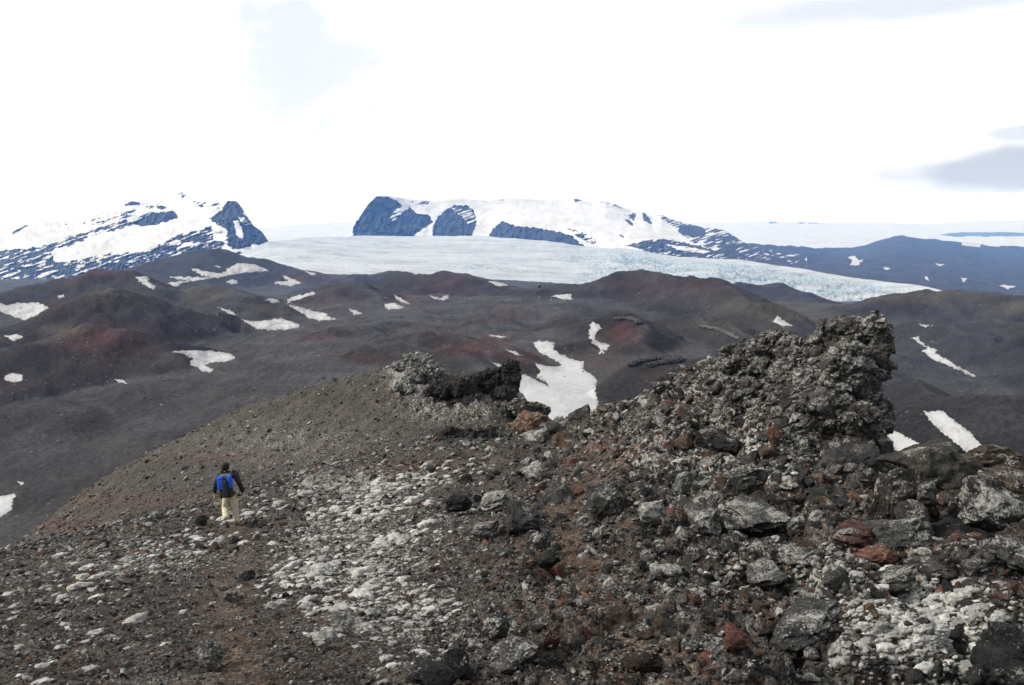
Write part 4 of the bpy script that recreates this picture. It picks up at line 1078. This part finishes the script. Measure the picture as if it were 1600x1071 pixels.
far_crag([(1088, 510, None, 9, 3), (1104, 511, None, 10, 3), (1120, 514, None, 10, 3), (1136, 520, None, 9, 3), (1150, 528, None, 8, 4), (1162, 537, None, 7, 5)], 0.5, 711, 0.7, (0.085, 0.080, 0.074, 0.3), 'thin pale rock rim on the slope just left behind the crag')
far_crag([(985, 570, None, 10, 5), (1004, 563, None, 12, 5), (1024, 560, None, 12, 5), (1045, 560, None, 12, 5), (1066, 562, None, 12, 6), (1015, 570, None, 12, 5)], 0.35, 721, 0.6, (0.050, 0.047, 0.044, 0.3), 'low rocky top of the dark hillock right of the large snow field')

# ------------------------------------------------------------------ boulders and stones that can be told apart
rg = np.random.default_rng(23)
def boulder(px, py, w, h, cls, label, name='boulder', cat='boulder', group=None, mesh=None, rotz=None, yd=None, tilt=0.25, drop=0.40):
    if yd is None:
        yd = hit(FGG, [px], [py + drop * h], 3.5)[0]
        if not np.isfinite(yd): return None
    uu_, tt_ = ut(px, py)
    r_ = 0.5 * w * yd / F
    o = bpy.data.objects.new(name, mesh or BIG[int(rg.integers(0, len(BIG)))]); COL.objects.link(o)
    o.location = (uu_ * yd, yd + 0.3 * r_, tt_ * yd)
    mz = max(v.co.z for v in o.data.vertices) if o.data.name not in _MZ else _MZ[o.data.name]
    _MZ[o.data.name] = mz
    o.scale = (r_, r_ * rg.uniform(0.85, 1.15), 0.5 * h * yd / F / mz)
    o.rotation_euler = (rg.normal(0, tilt * 0.4), rg.normal(0, tilt * 0.4), rg.uniform(-0.5, 0.5) + (math.pi if rg.random() < 0.5 else 0) if rotz is None else rotz)
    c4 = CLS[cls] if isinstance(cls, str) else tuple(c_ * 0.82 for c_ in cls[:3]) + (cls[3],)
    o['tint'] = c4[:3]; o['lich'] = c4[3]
    o['label'] = label; o['category'] = cat
    if group: o['group'] = group
    return o
_MZ = {}
GB = 'boulders in the pile right of the crag'
for a in [
    (1488, 742, 116, 104, (0.085, 0.080, 0.066, 0.30), 'largest grey-brown boulder on top of the pile right of the crag', 10.2),
    (1396, 780, 100, 96, (0.080, 0.070, 0.058, 0.75), 'rounded boulder with white lichen clusters below the crag', 9.9),
    (1440, 816, 74, 70, (0.055, 0.050, 0.045, 0.50), 'dark speckled boulder wedged under the largest boulder', 9.5),
    (1448, 776, 46, 50, (0.050, 0.047, 0.044, 0.60), 'small white-tipped stone between the two big boulders', 9.9),
    (1575, 724, 116, 56, (0.075, 0.055, 0.040, 0.40), 'brown slab with a white crest at the right edge of the pile', 10.4),
    (1586, 760, 96, 46, (0.095, 0.072, 0.054, 0.45), 'flat brownish stone below the white-crested slab', 9.9),
    (1566, 796, 126, 84, (0.048, 0.047, 0.046, 0.72), 'boulder with a broad white lichen crust at the right edge', 9.5),
    (1320, 742, 130, 74, (0.040, 0.038, 0.037, 0.05), 'smooth dark block under the foot of the crag', 12.6),
    (1450, 722, 140, 56, (0.048, 0.043, 0.038, 0.20), 'long dark slab behind the largest boulder', 11.4),
    (1300, 786, 90, 56, (0.045, 0.043, 0.042, 0.15), 'dark angular rock below the smooth dark block', 11.3),
    (1412, 838, 110, 54, (0.075, 0.074, 0.068, 0.45), 'low grey rock in front of the pile beside red scoria', 8.9),
    (1340, 840, 82, 40, (0.100, 0.047, 0.037, 0.40), 'rust-red scoria lump left of the low grey rock', 9.1),
    (1378, 872, 76, 36, (0.125, 0.055, 0.038, 0.15), 'orange-red scoria ridge below the low grey rock', 8.5),
    (1590, 870, 90, 60, (0.075, 0.073, 0.070, 0.60), 'grey striped rock at the right edge below the dark hollow', 7.9),
    (1480, 892, 110, 36, (0.060, 0.050, 0.046, 0.25), 'low dark slab in front of the hollow under the pile', 8.1),
    (1405, 912, 70, 38, (0.085, 0.080, 0.068, 0.60), 'small pale-topped rock above the white lichen crust', None),
    (1596, 840, 90, 60, 'black', 'black filler rock standing in for shade in the hollow at the right edge', 9.8),  # added filler, coloured black in place of the hollow's shade
    (1500, 846, 130, 80, 'black', 'black filler rock standing in for shade in the hollow under the largest boulder', 9.6),  # second added filler, its black colour paints the shade between boulders
    ]:
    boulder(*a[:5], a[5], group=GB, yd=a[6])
crag('boulder', [(1562, 1035, 5.25, 50, 40), (1590, 1015, 5.35, 44, 36), (1535, 1055, 5.1, 36, 28), (1590, 1060, 5.0, 46, 34), (1570, 1000, 5.5, 34, 26)], 0.014, 681, 0.035, (0.034, 0.033, 0.033, 0.30), 'big dark rounded boulder in the bottom right corner', cat='boulder', chips=70, chip=0.8)
GS = 'single rocks on the near slope'
for a in [
    (952, 782, 78, 64, 'grey', 'leaning flat grey slab on the slope left of the crag'), (832, 740, 40, 34, 'pale', 'knobbly pale rock on the red gravel below the gully'), (1018, 806, 56, 48, 'pale', 'pale rounded rock right of the leaning slab'),
    (1065, 756, 40, 42, (0.25, 0.25, 0.24, 0.9), 'whitest round stone on the slope below the crag'), (1108, 812, 80, 44, 'grey', 'long grey rock on the middle slope'), (716, 792, 46, 38, 'dark', 'dark pointed rock among the gravel beside the red track'),
    (775, 788, 60, 34, 'pale', 'crusted pale rock above the dark stone heap'), (815, 812, 70, 50, 'dark', 'broad dark rock above the stone heap'), (756, 832, 54, 30, 'grey', 'flat grey rock left of the stone heap'),
    (848, 846, 34, 36, 'dark', 'upright dark stone at the top of the stone heap'), (856, 876, 40, 32, 'dark', 'dark stone in the middle of the stone heap'), (832, 880, 32, 26, 'brown', 'brown stone at the foot of the stone heap'), (870, 892, 30, 22, 'red', 'red stone at the foot of the stone heap'),
    (1210, 684, 24, 40, 'orange', 'upright orange stone on the flank of the crag'), (1160, 760, 90, 50, 'grey', 'big grey rock on the slope under the orange stone'), (1180, 816, 120, 62, 'grey', 'massive grey rock with a dark underside in the middle of the right slope'),
    (1120, 690, 70, 44, 'dark', 'dark jutting rock on the crag flank'), (1255, 870, 66, 34, 'grey', 'weathered grey rock just below the massive grey rock'), (1200, 905, 80, 46, 'grey', 'grey rock beside the red gravel of the right slope'),
    (1262, 988, 116, 54, (0.05, 0.048, 0.047, 0.4), 'broad dark slab with a shadowed hollow near the bottom edge'), (1100, 1010, 70, 40, 'grey', 'grey flat stone near the bottom edge right of the track'), (1150, 1000, 50, 40, 'red', 'reddish lump beside the broad dark slab'),
    (770, 985, 60, 60, 'dark', 'tall dark rock near the bottom edge in the middle'), (800, 1030, 90, 46, 'grey', 'grey rock at the bottom edge in the middle'), (680, 1060, 90, 40, 'black', 'black rock cut by the bottom edge'), (720, 1040, 60, 50, 'dark', 'dark lump above the black rock at the bottom edge'),
    (505, 1000, 44, 34, 'pale', 'crusted pale stone among the lichen cushions'), (535, 980, 50, 50, 'pale', 'knobbly pale rock among the lichen cushions'), (330, 1030, 70, 44, 'grey', 'grey boulder beside the footpath near the bottom edge'), (365, 935, 40, 26, 'grey', 'flat grey stone beside the footpath'),
    (385, 900, 30, 18, 'dark', 'small dark stone on the footpath edge'), (395, 818, 30, 18, 'dark', 'dark stone at the heels of the hiker'), (160, 850, 26, 16, 'brown', 'brown stone on the slope edge left of the hiker'), (310, 815, 30, 18, 'dark', 'dark stone on the slope edge just left of the hiker'),
    (1005, 1035, 70, 44, 'brown', 'brown mossy lump near the bottom edge'), (860, 1000, 34, 30, 'red', 'round red stone near the bottom edge'), (905, 1010, 40, 30, 'dark', 'dark stone beside the round red stone'), (790, 1015, 30, 26, 'brown', 'light brown pebble right of the tall dark rock')]:
    boulder(*a, name='rock', cat='rock', group=GS)

def zone(px, py):
    if px > 1230 and py > 880: return 'loose {} stone around the white lichen crust', 'loose stones around the white lichen crust'
    if px > 1230: return 'loose {} stone at the foot of the crag', 'loose stones at the foot of the crag'
    if px > 980 and py < 760: return 'loose {} stone on the steep flank left of the crag', 'loose stones on the crag flank'
    if px > 820: return 'loose {} stone on the rough slope below the crag', 'loose stones on the slope below the crag'
    if px > 430: return 'loose {} stone among the pale lichen cushions', 'loose stones among the lichen cushions'
    return 'loose {} stone on the gravel around the footpath', 'loose stones around the footpath'
WORD = {'dark': 'dark grey', 'grey': 'lichen-specked grey', 'pale': 'pale crusted', 'brown': 'brown', 'red': 'rust-red', 'orange': 'orange-brown'}
n = 0
while n < 225:
    if rg.random() < 0.8: px = rg.uniform(840, 1620)
    else: px = rg.uniform(-20, 860)
    py = rg.uniform(600, 1090)
    if px > 1380 and py < 850: continue
    yd = hit(FGG, [px], [py], 3.5)[0]
    if not np.isfinite(yd) or yd > 32: continue
    w = float(np.clip(np.exp(rg.normal(0, 0.45)) * (28 if px > 840 else 16), 14, 60))
    q = rg.random(); cl = CN[int(np.searchsorted(np.cumsum([.38, .38, .10, .11, .02, .01]), q))] if q < 0.999 else 'dark'
    lab, grp = zone(px, py)
    boulder(px, py, w, w * rg.uniform(0.5, 0.85), cl, ('small ' if w < 24 else 'large ' if w > 38 else 'middle-sized ') + lab.format(WORD[cl]), name='stone', cat='stone', group=grp, mesh=MED[int(rg.integers(0, len(MED)))], yd=yd, tilt=0.8)
    n += 1

# ------------------------------------------------------------------ pale lichen cushions
BANDS = [(560, 800, 90, 26, 200, 'on the upper gravel right of the hiker', 0), (640, 755, 90, 22, 160, 'on the far edge of the gravel slope', 0), (470, 905, 70, 26, 150, 'beside the footpath below the hiker', 0), (560, 935, 90, 40, 190, 'in the dense white band in the middle of the slope', 0),
         (640, 965, 55, 25, 45, 'in the dense white band in the middle of the slope', 0), (600, 850, 90, 30, 170, 'in the dense white band in the middle of the slope', 0), (250, 870, 120, 26, 120, 'on the gravel left of the footpath', 0), (80, 930, 110, 40, 60, 'on the gravel left of the footpath', 0), (640, 1040, 60, 25, 22, 'near the bottom edge', 0), (140, 1010, 140, 40, 50, 'near the bottom left corner', 0), (420, 790, 60, 16, 50, 'on the upper gravel right of the hiker', 0),
         (1450, 975, 95, 65, 1500, 'in the thick white crust near the bottom right corner', 1), (1560, 1050, 50, 30, 30, 'in the thick white crust near the bottom right corner', 1), (1150, 640, 150, 60, 90, 'on the crag flank', 0), (1250, 900, 200, 60, 70, 'on the rough slope below the crag', 0), (1080, 760, 160, 70, 80, 'on the rough slope below the crag', 0)]
cand = []
for bx_, by_, rx, ry, cnt, where, thick in BANDS:
    qx = bx_ + rg.normal(0, rx * 0.62, cnt); qy = by_ + rg.normal(0, ry * 0.62, cnt) - (0.28 * (qx - bx_) if bx_ < 800 else 0)
    hy = hit(FGG, qx, qy, 3.5)
    for a_, b_, y_ in zip(qx, qy, hy):
        if not np.isfinite(y_) or y_ > 33: continue
        wpx = float(np.clip(np.exp(rg.normal(0, 0.5)) * (10.5 if not thick else 9) * (9.5 / y_) ** 0.35 * (0.62 if bx_ > 1000 and not thick else 1), 4, 40))
        w2 = where
        if 'thick white crust' in where: w2 = ('at the upper edge of' if b_ < 945 else 'at the left end of' if a_ < 1405 else 'beside the dark corner boulder in' if a_ > 1500 else 'near the bottom of' if b_ > 1005 else 'in the middle of') + ' the thick white crust, lower right'
        elif 'dense white band' in where: w2 = ('in the upper part of' if b_ < 880 else 'in the lower part of' if b_ > 945 else 'in the middle part of') + ' the dense white band'
        cand.append((wpx, a_, b_, y_, w2, thick))
cand.sort(key=lambda c_: -c_[0])
rest = cand[300:]
def cush_xf(c_):
    wpx, a_, b_, y_, where, thick = c_
    uu_, _ = ut(a_, b_); r_ = 0.5 * wpx * y_ / F
    xx = float(uu_) * y_; zz = float(sample(FGG, xx, y_))
    return (xx, y_, zz + 0.12 * r_), (rg.normal(-0.2, 0.2), rg.normal(-0.12, 0.15), rg.normal(0.25, 0.35)), (r_, r_ * rg.uniform(0.8, 1.3), r_ * rg.uniform(0.8, 1.3))
for c_ in cand[:300]:
    loc, ro, sl = cush_xf(c_)
    o = bpy.data.objects.new('lichen_cushion', CUSH[int(rg.integers(0, 5))]); COL.objects.link(o)
    o.location, o.rotation_euler, o.scale = loc, ro, sl
    o['label'] = 'small pale lichen cushion ' + c_[4]; o['category'] = 'lichen'; o['group'] = 'pale lichen cushions ' + c_[4]
xf = [cush_xf(c_) for c_ in rest]
scatter('lichen_tufts', 'small scattered tufts of pale lichen between the stones', [q[0] for q in xf], [q[1] for q in xf], [q[2] for q in xf], rg.integers(0, 5, len(xf)), [src(m_, f'tuft_shape_{k}') for k, m_ in enumerate(CUSH)])

# ------------------------------------------------------------------ the hiker
M_SKIN = mat_flat('skin', (0.42, 0.26, 0.19), 0.6, 0.1)
M_JACKET = mat_flat('black_jacket', (0.012, 0.013, 0.017), 0.75, 0.4, 14, 0.01)
M_TROUS = mat_flat('cream_trousers', (0.46, 0.41, 0.29), 0.85, 0.2, 16, 0.012)
M_BOOT = mat_flat('brown_boots', (0.085, 0.075, 0.062), 0.8, 0.3)
M_HAIR = mat_flat('dark_hair', (0.010, 0.009, 0.009), 0.7, 0.3, 60)
M_BLUE = mat_flat('blue_nylon', (0.010, 0.075, 0.52), 0.55, 0.25, 18, 0.01)
M_PACK = mat_flat('dark_nylon', (0.016, 0.019, 0.020), 0.7, 0.3, 18, 0.01)
M_STRAP = mat_flat('grey_webbing', (0.07, 0.075, 0.08), 0.7, 0.2)

def skin_mesh(name, chains, mat, parent, sub=2):
    """chains: lists of (x, y, z, radius); a chain whose first point repeats an earlier point is joined there."""
    pts, rads, edges, idx = [], [], [], {}
    for ch in chains:
        prev = None
        for x_, y_, z_, r_ in ch:
            k = (round(x_, 4), round(y_, 4), round(z_, 4))
            if k not in idx:
                idx[k] = len(pts); pts.append((x_, y_, z_)); rads.append(r_)
            if prev is not None and prev != idx[k]: edges.append((prev, idx[k]))
            prev = idx[k]
    me = bpy.data.meshes.new(name); me.from_pydata(pts, edges, [])
    o = bpy.data.objects.new(name, me); COL.objects.link(o)
    sk = o.modifiers.new('skin', 'SKIN'); sk.use_smooth_shade = True; sk.branch_smoothing = 0.6
    for v_, r_ in zip(me.skin_vertices[0].data, rads): v_.radius = r_ if isinstance(r_, tuple) else (r_, r_)
    me.skin_vertices[0].data[0].use_root = True
    ss = o.modifiers.new('sub', 'SUBSURF'); ss.levels = sub; ss.render_levels = sub
    bake(o); o.data.name = name
    o.data.materials.clear(); o.data.materials.append(mat)
    for p_ in o.data.polygons: p_.use_smooth = True
    if parent is not None: o.parent = parent
    return o

HY = 20.4
uh, th_ = ut(368, 826)
hx = float(uh) * HY; hz0 = float(sample(FGG, hx, HY))
pel = (-0.12, 0.0, 0.92); wst = (-0.14, 0.01, 1.08); chs = (-0.15, 0.03, 1.28); nk = (-0.19, 0.06, 1.47); hd = (-0.215, 0.08, 1.60)
sl_, sr_ = (-0.345, 0.03, 1.40), (0.035, 0.03, 1.42)
el_, er_ = (-0.455, 0.0, 1.12), (0.155, 0.0, 1.14)
wl_, wr_ = (-0.515, 0.05, 0.86), (0.225, 0.06, 0.89)
hl_, hr_ = (-0.215, 0.0, 0.88), (-0.025, 0.0, 0.88)
kl_, kr_ = (-0.245, 0.0, 0.49), (0.0, 0.06, 0.49)
al_, ar_ = (-0.10, -0.34, 0.32), (0.01, 0.05, 0.10)
P = lambda p, r: (p[0], p[1], p[2], r)
person = skin_mesh('person', [[P(pel, .11), P(wst, .11), P(chs, .12), P(nk, .055), P(hd, .085), (-0.22, 0.085, 1.69, .07)],
    [P(chs, .12), P(sl_, .055), P(el_, .042), P(wl_, .03), (-0.525, 0.065, 0.80, .032)], [P(chs, .12), P(sr_, .055), P(er_, .042), P(wr_, .03), (0.235, 0.075, 0.83, .032)],
    [P(pel, .11), P(hl_, .085), P(kl_, .058), P(al_, .042)], [P(pel, .11), P(hr_, .085), P(kr_, .058), P(ar_, .042)]], M_SKIN, None)
# hands: palm is in the arm chain; five fingers and an ear pair added to the same mesh
bm = bmesh.new(); bm.from_mesh(person.data)
def tube(bm, pts):
    rings = []
    for i, (x_, y_, z_, r_) in enumerate(pts):
        rings.append([bm.verts.new((x_ + r_ * math.cos(a_), y_ + r_ * math.sin(a_), z_)) for a_ in [k * math.pi / 3 for k in range(6)]])
    for A_, B_ in zip(rings[:-1], rings[1:]):
        for k in range(6): bm.faces.new((A_[k], A_[(k + 1) % 6], B_[(k + 1) % 6], B_[k]))
    bm.faces.new(rings[0][::-1]); bm.faces.new(rings[-1])
for hx_, hy_, hz_, sg in ((-0.525, 0.065, 0.80, -1), (0.235, 0.075, 0.83, 1)):
    for k, L_ in enumerate((0.075, 0.085, 0.080, 0.062)):
        yy_ = hy_ - 0.03 + 0.021 * k
        tube(bm, [(hx_, yy_, hz_ - 0.01, .010), (hx_ + sg * 0.008, yy_ + .004, hz_ - 0.03 - L_ * 0.5, .0095), (hx_ - sg * 0.006, yy_ + .012, hz_ - 0.03 - L_, .007)])
    tube(bm, [(hx_, hy_ + 0.02, hz_ + 0.015, .012), (hx_ - sg * 0.015, hy_ + 0.055, hz_ - 0.015, .011), (hx_ - sg * 0.02, hy_ + 0.068, hz_ - 0.045, .008)])
for sg in (-1, 1):
    bmesh.ops.create_icosphere(bm, subdivisions=1, radius=0.03, matrix=Matrix.Translation((-0.215 + sg * 0.088, 0.08, 1.60)) @ Matrix.Diagonal((0.35, 0.7, 1.0, 1)))
bmesh.ops.create_icosphere(bm, subdivisions=1, radius=0.018, matrix=Matrix.Translation((-0.215, 0.18, 1.59)))
for f_ in bm.faces: f_.smooth = True
bm.to_mesh(person.data); bm.free()
person.location = (hx, HY, hz0 - 0.02); person.scale = (1.05,) * 3
person['label'] = 'person in black jacket and cream trousers walking away down the footpath'; person['category'] = 'person'
skin_mesh('jacket', [[P((-0.12, 0.0, 0.86), (.175, .13)), P((-0.13, 0.0, 0.98), (.165, .125)), P(wst, (.16, .12)), P(chs, (.185, .125)), (-0.17, 0.045, 1.41, (.13, .095)), P(nk, (.075, .075))],
    [P(chs, (.185, .125)), P(sl_, .085), P(el_, .066), P(wl_, .052)], [P(chs, (.185, .125)), P(sr_, .085), P(er_, .066), P(wr_, .052)]], M_JACKET, person)
skin_mesh('trousers', [[P((-0.12, 0.0, 0.95), (.155, .12)), P((-0.12, -0.01, 0.84), (.16, .13))], [P((-0.12, -0.01, 0.84), (.16, .13)), (-0.215, 0.0, 0.74, .105), P(kl_, .088), P((-0.17, -0.17, 0.41), .086), P(al_, .082)],
    [P((-0.12, -0.01, 0.84), (.16, .13)), (-0.03, 0.01, 0.74, .105), P(kr_, .086), P((0.005, 0.05, 0.30), .082), P(ar_, .082)]], M_TROUS, person)
skin_mesh('boot', [[(0.01, 0.02, 0.14, .055), (0.01, 0.02, 0.05, .055), (0.015, 0.12, 0.04, .048), (0.02, 0.20, 0.035, .035)]], M_BOOT, person)
skin_mesh('boot', [[(-0.095, -0.36, 0.29, .056), (-0.08, -0.40, 0.23, .055), (-0.07, -0.34, 0.15, .050), (-0.06, -0.29, 0.08, .038)]], M_BOOT, person)
skin_mesh('hair', [[(-0.19, 0.025, 1.455, .09), (-0.212, 0.045, 1.60, .125), (-0.222, 0.06, 1.70, .105)]], M_HAIR, person)

pack = bpy.data.objects.new('backpack', None); COL.objects.link(pack)
pack.location = person.location; pack.scale = person.scale
pack['label'] = 'blue and black backpack worn by the hiker'; pack['category'] = 'backpack'
def rbox(name, c_, s_, bev, mat, rot=0.0, taper=1.0):
    bm = bmesh.new(); bmesh.ops.create_cube(bm, size=1.0)
    for v in bm.verts:
        k = taper if v.co.z > 0 else 1.0
        v.co = Vector((v.co.x * s_[0] * k, v.co.y * s_[1] * k, v.co.z * s_[2]))
    bmesh.ops.bevel(bm, geom=bm.edges[:] , offset=bev, segments=3, affect='EDGES', profile=0.6)
    bmesh.ops.transform(bm, matrix=Matrix.Translation(c_) @ Matrix.Rotation(rot, 4, 'Y'), verts=bm.verts)
    for f in bm.faces: f.smooth = True
    me = bpy.data.meshes.new(name); bm.to_mesh(me); bm.free(); me.materials.append(mat)
    o = bpy.data.objects.new(name, me); COL.objects.link(o); o.parent = pack
    return o
rbox('pack_body', (-0.125, -0.20, 1.12), (0.33, 0.20, 0.54), 0.06, M_PACK, -0.06, 0.9)
rbox('side_pocket', (-0.225, -0.29, 1.24), (0.155, 0.08, 0.34), 0.035, M_BLUE, -0.05)
rbox('side_pocket', (0.015, -0.27, 1.27), (0.105, 0.08, 0.33), 0.03, M_BLUE, -0.16)
rbox('front_panel', (-0.10, -0.315, 1.10), (0.13, 0.06, 0.44), 0.025, M_PACK, -0.06)
rbox('top_lid', (-0.14, -0.17, 1.40), (0.30, 0.17, 0.07), 0.03, M_STRAP, -0.06)
rbox('hip_belt', (-0.12, -0.12, 0.93), (0.39, 0.12, 0.07), 0.025, M_PACK)
skin_mesh('shoulder_strap', [[(-0.27, -0.12, 1.42, .024), (-0.30, -0.02, 1.475, .026), (-0.29, 0.12, 1.42, .024), (-0.28, 0.15, 1.25, .02)]], M_PACK, pack)
skin_mesh('shoulder_strap', [[(-0.01, -0.12, 1.44, .024), (0.0, -0.02, 1.50, .026), (-0.01, 0.12, 1.44, .024), (-0.02, 0.15, 1.25, .02)]], M_PACK, pack)

# ------------------------------------------------------------------ the air
hm = bpy.data.materials.new('thin_haze'); hm.use_nodes = True
hn, hl = hm.node_tree.nodes, hm.node_tree.links; hn.clear()
pv = hn.new('ShaderNodeVolumePrincipled'); pv.inputs['Color'].default_value = (0.16, 0.40, 1.0, 1)
pv.inputs['Density'].default_value = 5.6e-5; pv.inputs['Absorption Color'].default_value = (1, 1, 1, 1); pv.inputs['Anisotropy'].default_value = 0.0
ho = hn.new('ShaderNodeOutputMaterial'); hl.new(pv.outputs[0], ho.inputs['Volume'])
bx = (-32000, 32000); bz = (-331.5, 950)
Vh = np.array([(a, b, c_) for c_ in bz for b in bx for a in bx], float)
me = mesh_np('haze', Vh, np.array([(0, 2, 3, 1), (4, 5, 7, 6), (0, 1, 5, 4), (2, 6, 7, 3), (0, 4, 6, 2), (1, 3, 7, 5)]))
hz = link('haze', me, hm, kind='stuff'); hz['label'] = 'thin blue haze in the air over the far mountains'
